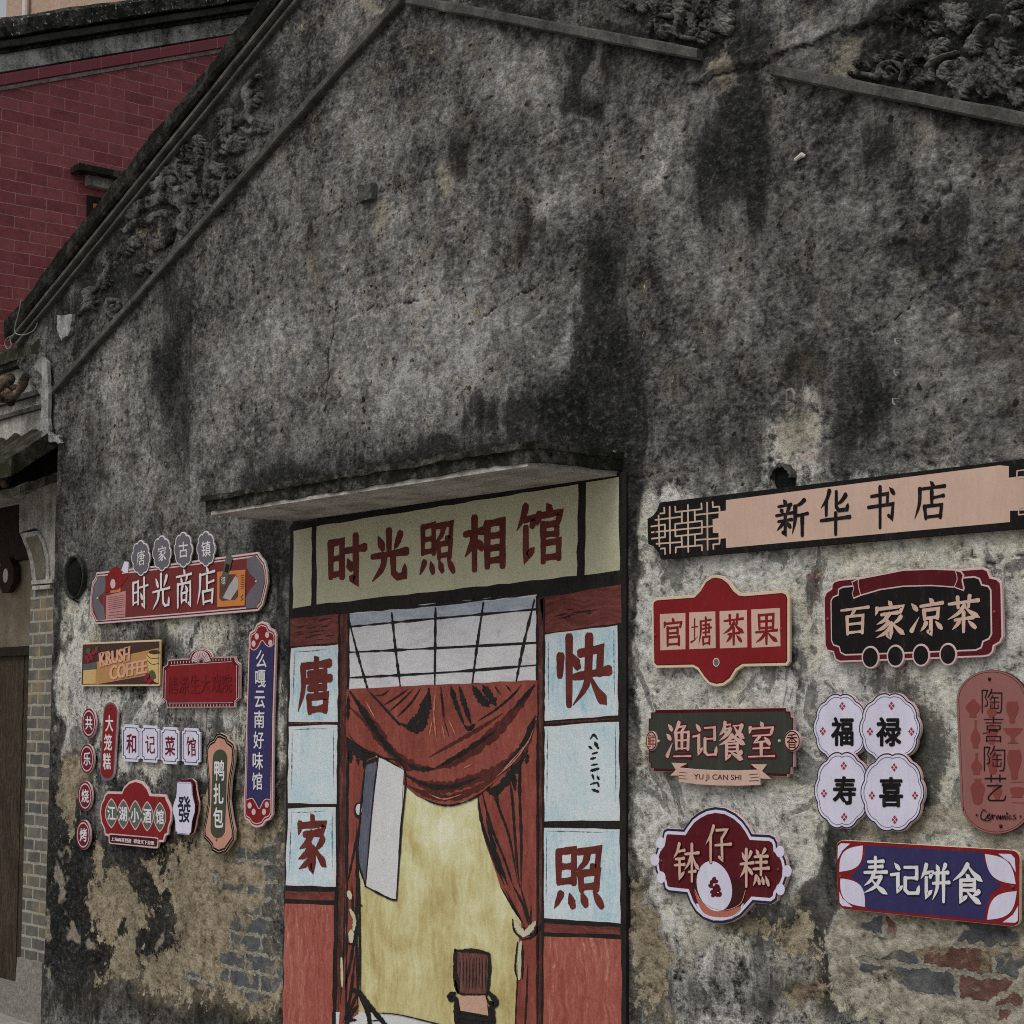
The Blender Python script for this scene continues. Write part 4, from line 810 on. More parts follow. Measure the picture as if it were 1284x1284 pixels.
mb = MB(); mb.prism(pxw(arc_o+arc_i, -.05), -.3, -.05, M_WPL); cb = mb.build('curved_corbel', lane)
mb = MB(); mb.prism(pxw([(31, 675), (46, 671), (52, 684), (56, 702), (56, 725), (45, 727), (43, 712), (40, 696)], -.045), -.05, -.046, plaster('corbel_panel', (.09, .08, .06), (.25, .225, .175), sc_=8)); mb.build('sunk_panel', cb)
mb = MB()
for (xa, xb, ya, yb) in ((39, 65, 727, 732), (40, 62, 734, 739)): mb.prism(pxw([(xa, ya+1), (xb, ya-1), (xb, yb-1), (xa, yb+1)], -.035), -.3, -.035, M_WPL)
mb.build('corbel_moulding', lane)
mb = MB(); mb.box(-1.45, .0, .36, .42, 1.98, 3.0, M_OPL); mb.build('lintel_wall', lane)
mb = MB(); mb.box(-1.45, .0, .33, .37, 2.52, 2.95, M_WOODD); mb.build('lintel_beam', lane)
mb = MB(); mb.box(-1.45, -.02, .31, .37, 1.93, 1.985, M_WOODD); mb.box(-.20, -.055, .30, .37, -.02, 1.93, M_WOODD); mb.build('door_frame', lane)
mb = MB()
for i in range(5): mb.box(-1.44+i*.247, -1.44+i*.247+.243, .335+.004*(i % 2), .37, -.02, 1.93, M_WOOD)
mb.build('door', lane)
mb = MB(); mb.box(-1.6, -.05, .06, .6, -.13, -.02, M_STONE); mb.build('door_sill', lane)
oc = on_wall(13, 722, -.33); mb = MB()
mb.prism([(oc[0]+.115*math.cos(math.radians(22.5+45*k)), oc[2]+.115*math.sin(math.radians(22.5+45*k))) for k in range(8)], -.335, -.30, plaster('charm_wood', (.02, .012, .010), (.06, .03, .024)))
mb.prism([(oc[0]+.035*math.cos(math.radians(18*k)), oc[2]+.045*math.sin(math.radians(18*k))) for k in range(20)], -.301, -.296, paint('mirror_glass', (.42, .41, .38), .2))
single('wall_charm', mb, 'small dark octagonal mirror charm hanging over the timber door', 'mirror charm')
def slope(x0, x1, y0, z0, y1, z1, th, m, nx=60, ny=16, amp=.014, seed=1, ribs=0):
    mb = MB()
    def f(u, v, dz=0):
        x = x0+(x1-x0)*u; y = y0+(y1-y0)*v; z = z0+(z1-z0)*v
        a = float(fbm(x*11, y*14+seed, 4, seed)-.5)*2*amp
        return (x+(a if u in (0, 1) else 0), y+a*.6, z+dz+a+(ribs*abs(math.sin(x*14)) if ribs and not dz else 0))
    mb.grid(lambda u, v: f(u, v), nx, ny, m); mb.grid(lambda u, v: f(1-u, v, -th), nx, ny, m)
    mb.grid(lambda u, v: f(u, 1, -th*(1-v)), nx, 2, m); mb.grid(lambda u, v: f(1, u, -th*(1-v)), ny, 2, m)
    mb.grid(lambda u, v: f(0, 1-u, -th*(1-v)), ny, 2, m)
    return mb
slope(-1.45, .34, .08, 3.20, -.27, 2.95, .075, M_MOSS, 70, 24, .024, seed=2, ribs=.035).build('eave_roof', lane, True)
slope(-1.45, .36, .08, 2.955, -.22, 2.83, .045, M_MOSS, 70, 24, .022, seed=5).build('eave_board', lane, True)
mb = MB(); mb.add([(.24, .08, 2.9), (.24, .08, 3.15), (.24, -.19, 2.96), (.24, -.19, 2.82)], [(0, 1, 2, 3)], M_PDK); mb.build('eave_gap_shade', lane)  # black sheet painting the shade between the two eave layers
mb = MB(); mb.box(-1.45, .33, .075, .3, 2.86, 3.64, M_WPL); mb.build('frieze_wall', lane)
mb = MB(); mb.box(-1.45, .20, .04, .1, 3.42, 3.45, M_MLD); mb.box(-1.45, .17, .05, .1, 3.335, 3.36, M_MLD); mb.box(-1.45, .15, .02, .1, 3.62, 3.66, M_MOSS); mb.build('frieze_moulding', lane)
slope(-1.45, .1, .3, 3.84, .0, 3.70, .05, M_MOSS, seed=9, ribs=.03).build('tile_ridge', lane, True)
mb = MB()
def pxo(pts, d): return [tuple(on_wall(x, y, d)) for x, y in open_curve(pts, 6)]
mb.tube(pxo([(-2, 488), (6, 480), (14, 474)], .02), [.035+.012*math.sin(i*.3) for i in range(13)], M_TERRA, 8)
mb.tube(pxo([(8, 490), (14, 496), (22, 492), (28, 482), (33, 470)], .05), [.018+.012*abs(math.sin(i*.25)) for i in range(25)], M_TERRA, 8)
for x, y, r in ((4, 497, .03), (12, 499, .035), (14, 503, .025), (20, 488, .03)): c = on_wall(x, y, .03); mb.lump(tuple(c), (r, r, r*1.1), M_TERRA, .3)
mb.build('ridge_ornament', lane, True)
c = on_wall(8, 592, .2); mb = MB(); mb.lump(tuple(c), (.06, .05, .09), M_TERRA, .25); mb.build('eave_ornament', lane, True)
mb = MB(); mb.box(-1.45, .30, .42, 7.5, -.13, 3.55, M_OPL); mb.build('body_wall', lane)

# ---------------------------------------------------------------- red building behind
redb = thing('red_building', 'dull red brick building behind on the left with dark plaster rake and small window', 'building')
RX = -1.5
M_RED = brick_mat('red_painted_brick', .225, .080, .0028, (.21, .050, .058), (.31, .084, .092), (.42, .22, .22), 1, .7, .6, extra=((.26, .075, .085), 2.2), ramp_=(.48, .75))
ry0, ry1 = .3, 8.0
rk = lambda y: 5.82+.386*(y-.426)
mb = MB(); mb.add([(RX, ry0, -.13), (RX, ry1, -.13), (RX, ry1, rk(ry1)), (RX, ry0, rk(ry0)), (RX-6, ry0, -.13), (RX-6, ry1, -.13), (RX-6, ry1, rk(ry1)), (RX-6, ry0, rk(ry0))], [(0,1,2,3),(4,0,3,7),(1,5,6,2),(5,4,7,6),(3,2,6,7)], M_RED); mb.build('wall', redb)
def rake2(z0, z1, out, m, name, amp=.0, n=120, seed=3):
    mb = MB(); R = []
    for i in range(n+1):
        y = ry0-.05+(ry1-ry0)*i/n; j = lambda k: float(fbm(y*6+k*4, k*3.7, 4, seed)-.5)*2*amp; zz = rk(y)
        R.append([(RX-.1, y, zz+z1+j(1)), (RX+out*.7, y, zz+z1+j(1)), (RX+out+j(2), y, zz+z1*.8+z0*.2+j(3)), (RX+out+j(4), y, zz+(z0+z1)/2), (RX+out+j(5), y, zz+z0*.9+z1*.1+j(6)), (RX-.1, y, zz+z0+j(6))])
    k = 6; vs = [v for r in R for v in r]; fs = [(i*k+q, i*k+q+1, (i+1)*k+q+1, (i+1)*k+q) for i in range(n) for q in range(k-1)]
    mb.add(vs, fs, m); return mb.build(name, redb)
def rake_band_mat():
    t = NT('red_rake_band'); co = t.co(); s = t.n('SeparateXYZ', {'Vector': co}).outputs
    v = t.n('CombineXYZ', {'X': s[1], 'Y': t.math('SUBTRACT', s[2], t.math('MULTIPLY', s[1], .386))}).outputs[0]
    b = t.n('TexBrick', {'Vector': v, 'Scale': 1.0, 'Brick Width': .23, 'Row Height': 4.0, 'Mortar Size': .004, 'Color1': (.23, .05, .066, 1), 'Color2': (.25, .055, .07, 1), 'Mortar': (.3, .17, .17, 1)})
    t.bump(t.math('SUBTRACT', 1.0, b.outputs['Fac']), .4, .01)
    return t.out(t.mix(t.step(t.noise(co, 6, 6, .7), .4, .7), b.outputs['Color'], (.21, .06, .072)), .7)
rake2(-.085, .0, .02, rake_band_mat(), 'rake_band')
rake2(-.115, -.085, .012, plaster('grey_joint', (.08, .06, .055), (.42, .38, .35), sc_=14), 'rake_joint', .004)
rake2(.0, .15, .012, plaster('rake_plaster', (.035, .037, .036), (.52, .52, .50), sc_=5, lo=.42, hi=.58), 'plaster_band')
rake2(.135, .165, .04, M_COP, 'rake_moulding', .002); rake2(.165, .225, .08, M_DKPL, 'rake_moulding', .003); rake2(.225, .375, .11, plaster('cap_black', (.009, .0095, .009), (.13, .127, .115), moss=(.016, .017, .013), sc_=16, spots=.75, lo=.42, hi=.62), 'rake_cap', .014)
mb = MB(); mb.box(RX-.02, RX+.13, .95, 1.75, 5.24, 5.285, M_CAN); mb.box(RX-.02, RX+.05, 1.06, 1.70, 5.17, 5.24, M_WPL); mb.build('window_hood', redb)
wf = MB(); wf.box(RX-.02, RX+.012, 1.075, 1.115, 4.25, 5.11, M_WOODD); wf.box(RX-.02, RX+.012, 1.66, 1.70, 4.25, 5.11, M_WOODD); wf.box(RX-.02, RX+.012, 1.115, 1.66, 5.07, 5.11, M_WOODD); wfo = wf.build('window_frame', redb)
mb = MB(); mb.box(RX-.02, RX+.004, 1.115, 1.66, 4.25, 5.07, paint('window_dark', (.03, .025, .025), .3)); mb.build('window_pane', wfo)
mb = MB(); mb.box(RX+.004, RX+.011, 1.12, 1.34, 4.3, 5.06, paint('orange_blind', (.62, .17, .07), .5)); mb.build('window_blind', wfo)

# far tan building
tan = thing('brick_tower', 'pale tan brick building with a white downpipe beyond the dark roof edge', 'building')
M_TAN = brick_mat('tan_brick', .5, .16, .018, (.44, .29, .21), (.50, .34, .25), (.40, .33, .28), 0, .8, .2)
d_ = ray(8, 10); t_ = (12-CPOS[1])/d_[1]; tx = (CPOS+t_*d_)[0]
mb = MB(); mb.box(tx, tx+20, 12, 20, -.13, 21, M_TAN); mb.build('wall', tan)
d_ = ray(32, 10); t_ = (11.9-CPOS[1])/d_[1]; px_ = (CPOS+t_*d_)[0]
mb = MB(); mb.tube([(px_, 11.9, -.13), (px_, 11.9, 21)], .07, paint('white_pipe', (.6, .58, .55), .5), 10); mb.build('downpipe', tan)

# ---------------------------------------------------------------- mural painted on the bricked-up doorway
mural = thing('doorway_mural', 'mural of a photo studio with red curtains and a chair, painted on the walled-up doorway', 'mural', tuple(W2((570, 1284)) [:1]) + (0, 0))
MD = .012
M_INK = streaky('black_paint', [(.36, (.010, .009, .009)), (.62, (.03, .027, .026))], (50, 50, 8), 5, .5, .7)
M_CRM = streaky('cream_paint', [(.38, (.46, .445, .31)), (.6, (.56, .55, .40))], (30, 30, 12), 2.2, .35, .65)
M_BLU = streaky('pale_blue_paint', [(.35, (.22, .43, .52)), (.44, (.40, .57, .635)), (.52, (.55, .645, .69)), (.62, (.66, .69, .715))], (80, 80, 5), 4.2, .45, .6)
M_BLUL = streaky('blue_white_paint', [(.36, (.28, .50, .57)), (.45, (.48, .61, .66)), (.55, (.60, .66, .69))], (70, 70, 5), 3.0, .35, .6)
M_YEL = streaky('ochre_yellow_paint', [(.34, (.40, .31, .125)), (.45, (.54, .47, .23)), (.57, (.63, .58, .34)), (.66, (.74, .72, .58))], (26, 26, 3), 3.0, .55, .6)
M_RDC = streaky('curtain_red_paint', [(.34, (.12, .030, .024)), (.48, (.225, .058, .044)), (.58, (.29, .082, .062)), (.68, (.40, .15, .11))], (40, 40, 5), 4, .5, .6)
M_RDD = streaky('door_red_paint', [(.34, (.20, .045, .036)), (.47, (.31, .085, .066)), (.56, (.38, .125, .10)), (.66, (.52, .30, .24))], (60, 60, 2.6), 3, .75, .6)
M_BRN = streaky('brown_red_paint', [(.38, (.030, .012, .011)), (.50, (.085, .030, .026)), (.60, (.17, .068, .056)), (.68, (.26, .13, .11))], (50, 50, 3.5), 4, .65, .6)
M_BRNH = streaky('brown_red_header_paint', [(.37, (.055, .016, .014)), (.50, (.15, .042, .036)), (.62, (.22, .075, .062)), (.70, (.30, .14, .12))], (3.5, 3.5, 60), 4, .65, .6)
M_CHR = streaky('mural_letter_paint', [(.38, (.085, .018, .015)), (.62, (.17, .038, .031))], (20, 20, 20), 6, .4, .6)
M_LIL = streaky('window_grey_paint', [(.36, (.46, .46, .50)), (.5, (.60, .595, .62)), (.66, (.70, .69, .70))], (6, 6, 40), 5, .5, .6)
M_SLT = streaky('slate_paint', [(.36, (.055, .06, .085)), (.65, (.16, .17, .225))], (60, 60, 4), 5, .7, .6)
M_PWH = streaky('white_grey_paint', [(.36, (.54, .545, .555)), (.64, (.66, .665, .675))], (20, 20, 6), 3, .4, .6)
M_CHB = streaky('chair_brown_paint', [(.36, (.05, .020, .017)), (.5, (.13, .055, .045)), (.66, (.23, .11, .085))], (90, 90, 4), 4, .75, .6)
M_SEAT = streaky('seat_pink_paint', [(.36, (.44, .26, .19)), (.64, (.58, .38, .29))], (10, 10, 40), 4, .5, .6)
M_CRD = paint('cord_cream', (.55, .52, .38), .6)
def mpoly(name, pts, lev, mat, parent=mural, curve=False, jit=.8):
    q = smooth_poly(pts, 5) if curve else []
    if not q:
        for i in range(len(pts)):
            a, c = pts[i], pts[(i+1) % len(pts)]; L = max(1, int(math.hypot(c[0]-a[0], c[1]-a[1])/14))
            for j in range(L): t = j/L; q.append((a[0]+(c[0]-a[0])*t+(random.uniform(-jit, jit) if j else 0), a[1]+(c[1]-a[1])*t+(random.uniform(-jit, jit) if j else 0)))
    d = MD+.0006*lev; mb = MB(); mb.sheet(ccw(pxw(q, d)), d, mat); return mb.build(name, parent)
base = MB(); base.prism(pxw([(364, 658), (785, 591), (785, 1500), (352, 1368)], MD), -.01, MD, M_INK); base.build('black_border', mural)
mpoly('name_board', [(397, 660), (725, 607), (723, 722), (397, 758)], 1, M_CRM)
mpoly('name_board_end', [(368, 666), (391, 661), (390, 759), (367, 763)], 1, M_CRM); mpoly('name_board_end', [(735, 605), (776, 598), (777, 715), (733, 721)], 1, M_CRM)
mpoly('door_header', [(364, 776), (425, 770), (426, 806), (364, 810)], 1, M_BRNH); mpoly('door_header', [(677, 750), (779, 733), (779, 781), (682, 794)], 1, M_BRNH)
mpoly('door_jamb', [(426, 771), (436, 769), (435, 870), (433, 1100), (429, 1330), (420, 1328), (424, 1060), (425, 860)], 1, M_BRN); mpoly('door_jamb', [(673, 752), (682, 750), (681, 900), (679, 1400), (673, 1398), (674, 1000)], 1, M_BRN)
mb = MB()
for i, l in enumerate(([(437, 770), (436, 1000), (433, 1350)], [(425, 772), (424, 1000), (419, 1350)], [(673, 748), (674, 1000), (673, 1450)], [(682, 752), (681, 1000), (679, 1450)])): mb = MB(); brush(mb, l, 2.6, MD+.0024+.00005*i, M_INK, (.8, .8), .5, 30); mb.build('jamb_ink', mural)
for sd in (1, 0):
  mb = MB()
  for i in range(sd, 26, 2):
    x0 = random.uniform(366, 410) if i % 2 else random.uniform(695, 735); y0 = random.uniform(776, 804) if i % 2 else random.uniform(756, 778)
    brush(mb, [(x0, y0), (x0+random.uniform(8, 20), y0-random.uniform(1, 3))], random.uniform(.7, 1.6), MD+.0012+.00003*i, M_INK, (.1, .1), .6)
  mb.build('header_grain', mural)
LP = [[(365, 813), (425, 808), (424, 905), (362, 905)], [(362, 911), (423, 909), (422, 1008), (361, 1007)], [(361, 1014), (421, 1012), (421, 1112), (358, 1110)]]
RP = [[(683, 796), (774, 784), (775, 897), (683, 904)], [(682, 911), (776, 905), (777, 1029), (681, 1030)], [(681, 1038), (777, 1040), (778, 1158), (680, 1151)]]
def shrink(p_, k): 
    cx = sum(a for a, b in p_)/4; cy = sum(b for a, b in p_)/4; return [(a+(k if a < cx else -k), b+(k if b < cy else -k)) for a, b in p_]
for k, p_ in enumerate(LP+RP):
    mg = mpoly('panel_margin', p_, 1, M_PWH); mpoly('blue_panel', shrink(p_, 2.0), 1.4, M_BLUL if k in (1, 4) else M_BLU, mg, jit=1.1)
    mb = MB(); q = shrink(p_, 4.5)
    for e in ((q[0], q[1]), (q[1], q[2]), (q[0], q[3])):
        if random.random() < .7: brush(mb, [e[0], ((e[0][0]*.6+e[1][0]*.4), e[0][1]*.6+e[1][1]*.4+random.uniform(-1, 1)), (e[0][0]*.15+e[1][0]*.85, e[0][1]*.15+e[1][1]*.85)], .9, MD+.0011, M_SLT, (.1, .1), .8, 14); mb.build('pencil_line', mg); mb = MB()
mpoly('door_board', [(357, 1133), (419, 1135), (415, 1375), (353, 1366)], 1, M_RDD); mpoly('door_board', [(680, 1174), (779, 1178), (781, 1495), (679, 1460)], 1, M_RDD)
mpoly('door_rail', [(358, 1117), (420, 1118), (419, 1129), (357, 1127)], 1, M_BRNH); mpoly('door_rail', [(680, 1157), (778, 1163), (778, 1172), (680, 1169)], 1, M_BRNH)
for a in ([(363, 907), (424, 906)], [(682, 907), (775, 901)]):
    mb = MB(); brush(mb, a, 2.5, MD+.0008, M_BRN); mb.build('panel_rail', mural)
zc = Zm(340, 740, .42357); zs = Zm(420, 840, .21028); zt = Zm(420, 1100, .2025)
def backdrop_mat():
    t = NT('backdrop_paint'); co = t.co(); z = t.n('SeparateXYZ', {'Vector': co}).outputs[2]
    cw = t.n('VectorMath', {0: co, 1: t.n('VectorMath', {0: t.n('TexNoise', {'Vector': co, 'Scale': 5.0, 'Detail': 3.0}).outputs['Color'], 'Scale': .12}, operation='SCALE').outputs[0]}, operation='ADD').outputs[0]
    a = t.noise(t.map(cw, (34, 34, 3.2)), 1, 7, .72); b = t.noise(co, 3, 6, .65, .5); k = t.n('MapRange', {'Value': z, 'From Min': .2, 'From Max': 1.35}).outputs[0]
    f = t.math('ADD', t.math('MULTIPLY', a, .34), t.math('ADD', t.math('MULTIPLY', b, .58), t.math('MULTIPLY', t.math('SUBTRACT', k, .5), .13)))
    col = t.ramp(f, [(.33, (.36, .27, .11)), (.42, (.50, .43, .20)), (.50, (.60, .57, .32)), (.58, (.69, .68, .48)), (.65, (.75, .75, .66))])
    t.bump(t.noise(co, 30, 7, .75), .3, .008); t.b.inputs['Specular IOR Level'].default_value = .08
    return t.out(col, .65)
mpoly('backdrop', [(436, 862), (674, 855), (673, 1400), (430, 1330)], 1, backdrop_mat())
mpoly('studio_floor', zt(0, 835, 250, 835, 400, 850, 620, 905, 900, 960, 1250, 985, 1240, 1400, 0, 1150), 2, M_PWH)
mpoly('transom_window', [(437, 768), (673, 744), (672, 855), (437, 865)], 2, M_LIL)
mpoly('transom_shade', [(438, 770), (672, 747), (671, 764), (438, 786)], 2.3, streaky('sky_blue_paint', [(.36, (.25, .30, .38)), (.6, (.46, .49, .56))], (8, 8, 50), 5, .6), jit=1.5)
mb = MB()
for a in ([(438, 786), (520, 778), (672, 764)], [(437, 818), (540, 813), (672, 806)], [(437, 850), (560, 843), (672, 834)], [(437, 866), (560, 860), (673, 855)], [(437, 768), (560, 757), (674, 744)]): brush(mb, zc(*[v for p in a for v in ((p[0]-340)/.42357, (p[1]-740)/.42357)]), 3.0, MD+.0020, M_INK, (.7, .7), .5, 12)
for i, a in enumerate(([(438, 780), (450, 826), (462, 868)], [(491, 768), (496, 815), (502, 862)], [(546, 762), (545, 860)], [(606, 756), (598, 810), (592, 858)], [(670, 752), (656, 810), (646, 860)])): brush(mb, a, 3.2, MD+.0022+.00012*i, M_INK, (.7, .7), .4, 12)
mb.build('window_bars', mural)
cs = mpoly('side_curtain', zs(850, 720, 900, 690, 1080, 560, 1208, 280, 1212, 700, 1212, 1284, 1205, 2350, 1070, 2350, 1095, 1640, 1110, 1500, 985, 1290, 900, 1040, 850, 820), 3, M_RDC, curve=False)
cl = mpoly('side_curtain', zs(75, 400, 260, 530, 200, 700, 150, 1000, 130, 1284, 125, 1600, 140, 2050, 60, 2110, 20, 2200, 30, 1900, 60, 1350, 65, 900), 3, M_RDC)
sw = mpoly('curtain_swag', zs(68, 115, 380, 98, 620, 88, 1208, 62, 1208, 260, 1175, 370, 1090, 510, 960, 660, 830, 760, 700, 805, 600, 795, 480, 745, 380, 660, 330, 570, 230, 500, 66, 395), 5, M_RDC)
mpoly('soft_light', zs(260, 520, 413, 590, 392, 960, 365, 1370, 320, 1365, 180, 1290, 225, 800), 6, M_PWH, curve=False); 
mpoly('light_side', zs(180, 560, 245, 540, 225, 780, 182, 1280, 145, 1150, 140, 1060, 165, 740), 6, M_SLT)
F = [0]
def fold(mb, pts, w, lev, m=M_INK, z=zs, tp=(.15, .15), jit=.35):
    F[0] = (F[0]+1) % 7; brush(mb, z(*pts), w*.21*(1.35 if m in (M_INK, M_FOLD) else 1), MD+.0006*lev+.00008*F[0], m, tp, jit, 10)
M_FOLD = streaky('dark_red_paint', [(.35, (.035, .013, .012)), (.65, (.13, .035, .028))], (40, 40, 5), 5, .6, .6)
mb = MB()                                           # shading strokes of the swag
for p_, w_ in (((85, 130, 230, 330, 330, 480, 450, 570, 590, 590), 34), ((80, 215, 200, 330, 260, 420, 400, 540, 560, 605), 18), ((590, 590, 720, 540, 900, 420, 1050, 270, 1190, 90), 36), ((560, 520, 720, 430, 860, 350, 1000, 260), 12), ((420, 620, 520, 680, 660, 700, 800, 660, 980, 590, 1120, 470, 1195, 300), 36), ((430, 690, 560, 745, 700, 760, 860, 700, 1000, 610), 22)): fold(mb, p_, w_*1.25, 6, M_FOLD)
for p_, w_ in (((90, 125, 170, 250, 260, 390, 350, 500, 430, 560), 26), ((430, 560, 500, 590, 600, 590), 22), ((600, 585, 720, 520, 860, 430, 960, 360), 20), ((1060, 240, 1130, 160, 1190, 90), 18), ((420, 630, 560, 690, 700, 695, 860, 640), 22), ((1000, 580, 1110, 470, 1195, 270), 28), ((80, 150, 75, 300), 16), ((190, 115, 270, 200, 370, 310, 390, 330), 12), ((850, 305, 960, 235, 1060, 150, 1110, 90), 10), ((390, 320, 470, 350, 520, 320, 550, 200, 560, 110), 40), ((430, 330, 500, 270, 545, 150), 30), ((510, 110, 450, 200, 370, 280), 9), ((470, 110, 400, 180, 320, 250), 7), ((440, 110, 370, 160, 290, 210), 8), ((330, 115, 280, 150, 240, 150), 7),
              ((630, 100, 640, 200, 650, 300), 10), ((690, 95, 720, 200, 770, 330), 22), ((740, 95, 770, 200, 810, 320), 26), ((770, 330, 800, 350, 835, 320), 24), ((820, 95, 870, 170, 920, 220), 40), ((880, 90, 920, 150, 960, 215), 36), ((1020, 90, 1050, 130), 8), ((950, 95, 990, 150), 7), ((650, 300, 680, 400), 5), ((80, 380, 150, 470, 240, 500, 350, 560, 420, 600), 9), ((480, 745, 600, 797, 700, 806, 830, 762, 960, 662), 9)): fold(mb, p_, w_*.9, 7)
mb.build('swag_folds', sw)
mb = MB()
for p_ in ((600, 120, 590, 260, 605, 430), (640, 330, 655, 420), (580, 300, 560, 400), (680, 300, 720, 390), (180, 180, 240, 290), (760, 590, 820, 560), (1090, 500, 1150, 430, 1185, 350), (960, 640, 1080, 530, 1170, 400), (1000, 600, 1100, 490), (560, 740, 650, 770, 760, 740)): fold(mb, p_, 7, 8, paint('highlight_tan', (.46, .20, .13), .6), jit=.5)
mb.build('swag_highlights', sw)
mb = MB()
for p_, w_ in (((850, 740, 880, 930, 950, 1130, 1010, 1284), 18), ((870, 700, 930, 930, 1010, 1130, 1060, 1284), 14), ((940, 690, 980, 830, 1040, 1000, 1090, 1270), 12), ((1040, 640, 1060, 800, 1080, 1100, 1100, 1300), 14), ((1110, 540, 1100, 700, 1110, 1000, 1110, 1300), 16), ((890, 700, 960, 720, 1060, 610, 1150, 480), 44), ((950, 700, 970, 800), 30), ((1060, 600, 1075, 720), 26), ((1150, 500, 1140, 560), 20), ((900, 880, 960, 1100, 1030, 1284), 22), ((1205, 300, 1207, 900, 1205, 2300), 9), ((985, 1290, 1110, 1500), 10), ((1150, 1750, 1140, 2000, 1120, 2330), 10), ((1100, 1640, 1080, 2000, 1070, 2330), 8), ((1170, 1400, 1165, 1550), 9), ((1060, 1284, 1120, 1400, 1160, 1540), 14), ((1100, 1270, 1140, 1420, 1170, 1530), 9), ((1120, 1530, 1180, 1580, 1240, 1500), 20), ((1010, 1300, 1130, 1530), 8)): fold(mb, p_, w_*.85, 4)
mb.build('curtain_folds', cs)
mb = MB()
for p_, w_ in (((80, 400, 150, 490, 240, 510), 60), ((90, 470, 95, 560), 22), ((130, 490, 140, 570), 18), ((180, 500, 170, 590), 14), ((75, 560, 68, 900, 64, 1284), 9), ((150, 900, 110, 1100, 75, 1270), 12), ((130, 900, 130, 1284, 128, 1600, 135, 2000), 14), ((100, 1284, 110, 1500), 12), ((60, 1900, 100, 1700, 125, 1500), 16), ((50, 2100, 90, 1950, 120, 1700), 14), ((40, 2180, 100, 2050, 140, 2000), 22), ((60, 2080, 130, 2090), 16), ((60, 1300, 50, 1700, 30, 2000), 10)): fold(mb, p_, w_*.85, 4)
mb.build('curtain_folds', cl)
mb = MB()
zt2 = zt
for p_, w_ in (((1110, 280, 1140, 320, 1165, 360), 34), ((1165, 360, 1200, 330, 1240, 280), 34), ((1150, 400, 1145, 480, 1140, 630), 26)): fold(mb, p_, w_, 6, M_CRD, zt2, (.6, .5), .25)
mb.build('tieback_cord', mural); mb = MB()
for p_, w_ in (((85, 90, 95, 130), 30), ((95, 200, 120, 260, 115, 330), 20), ((100, 330, 100, 400), 30), ((40, 500, 45, 680), 14)): fold(mb, p_, w_, 6, M_CRD, zt2, (.6, .5), .25)
mb.build('tieback_cord', mural)
mb = MB()
for p_, w_ in (((1100, 260, 1110, 330, 1160, 385), 8), ((1165, 385, 1230, 360, 1250, 270), 8), ((1130, 400, 1115, 560, 1130, 630), 7), ((1160, 420, 1160, 630), 9), ((80, 410, 120, 415), 8), ((140, -80, 150, 200, 150, 500, 145, 700), 9), ((150, 170, 168, 176), 8), ((150, 0, 155, 300, 158, 700), 6), ((140, 700, 200, 830, 215, 910, 225, 1000), 20), ((150, 705, 240, 830, 300, 900, 350, 980), 22), ((140, 710, 100, 800, 60, 880), 12), ((110, 690, 150, 730), 18), ((240, 838, 400, 852, 620, 905, 760, 935), 6), ((70, 900, 130, 880), 6), ((230, 890, 290, 880), 6)):
    if p_[0] > 1000: continue
    fold(mb, p_, w_, 7, M_INK, zt2, (.6, .5), .25)
mb.build('light_stand', mural); mb = MB()
for p_, w_ in (((1100, 260, 1110, 330, 1160, 385), 8), ((1165, 385, 1230, 360, 1250, 270), 8), ((1130, 400, 1115, 560, 1130, 630), 7), ((1160, 420, 1160, 630), 9)): fold(mb, p_, w_, 7, M_INK, zt2, (.6, .5), .25)
mb.build('cord_outline', mural)
mb = MB()
for p_, w_ in (((255, 515, 413, 588, 392, 960, 366, 1372), 8), ((366, 1372, 320, 1362, 180, 1290), 9), ((258, 520, 225, 790, 182, 1284), 6), ((180, 560, 160, 760, 135, 1100, 182, 1290), 8), ((180, 560, 250, 530), 16)): fold(mb, p_, w_, 8, M_INK, zs, (.7, .7), .3)
mb.build('light_outline', mural)
kb = mpoly('light_knob', circ(*zs(137, 838)[0], 5.4, 10, 24), 7, M_INK, jit=.1); 
mpoly('knob_highlight', circ(*zs(142, 832)[0], 3.8, 7, 20), 8, M_PWH, kb, jit=.1)
# painted chair
mpoly('chair_base', zt(742, 800, 985, 800, 985, 940, 960, 1400, 940, 1400, 930, 1120, 790, 1120, 770, 1400, 748, 1400), 6, M_INK)
mpoly('chair_back', zt(750, 470, 770, 458, 870, 460, 950, 470, 960, 490, 955, 600, 945, 720, 840, 725, 765, 715, 748, 640), 6, M_CHB)
mpoly('chair_seat', zt(762, 722, 935, 728, 950, 860, 778, 832), 7, M_SEAT)
mb = MB()
for p_, w_ in (((745, 640, 742, 470, 770, 455, 950, 470), 12), ((955, 480, 955, 600, 942, 725), 14), ((745, 640, 768, 716, 850, 726, 942, 725), 9), ((745, 715, 715, 720, 705, 742, 730, 760, 750, 745), 14), ((750, 750, 752, 840, 755, 940), 18), ((955, 710, 1000, 760, 995, 795, 960, 790), 14), ((970, 790, 965, 860, 968, 940), 20), ((935, 735, 955, 790), 8), ((770, 830, 950, 862), 8), ((755, 860, 970, 885), 16), ((757, 600, 765, 715), 10)): fold(mb, p_, w_, 8, M_INK, zt, (.7, .7), .25)
for p_, w_ in (((735, 725, 712, 735, 716, 755, 740, 752), 24), ((960, 722, 990, 760, 984, 790, 962, 776), 24), ((748, 470, 742, 560, 746, 660, 762, 716), 16), ((770, 455, 860, 452, 955, 474), 14), ((752, 760, 752, 900), 26), ((972, 800, 972, 940), 28), ((770, 905, 960, 925), 12)): fold(mb, p_, w_, 8.4, M_INK, zt, (.7, .7), .2)
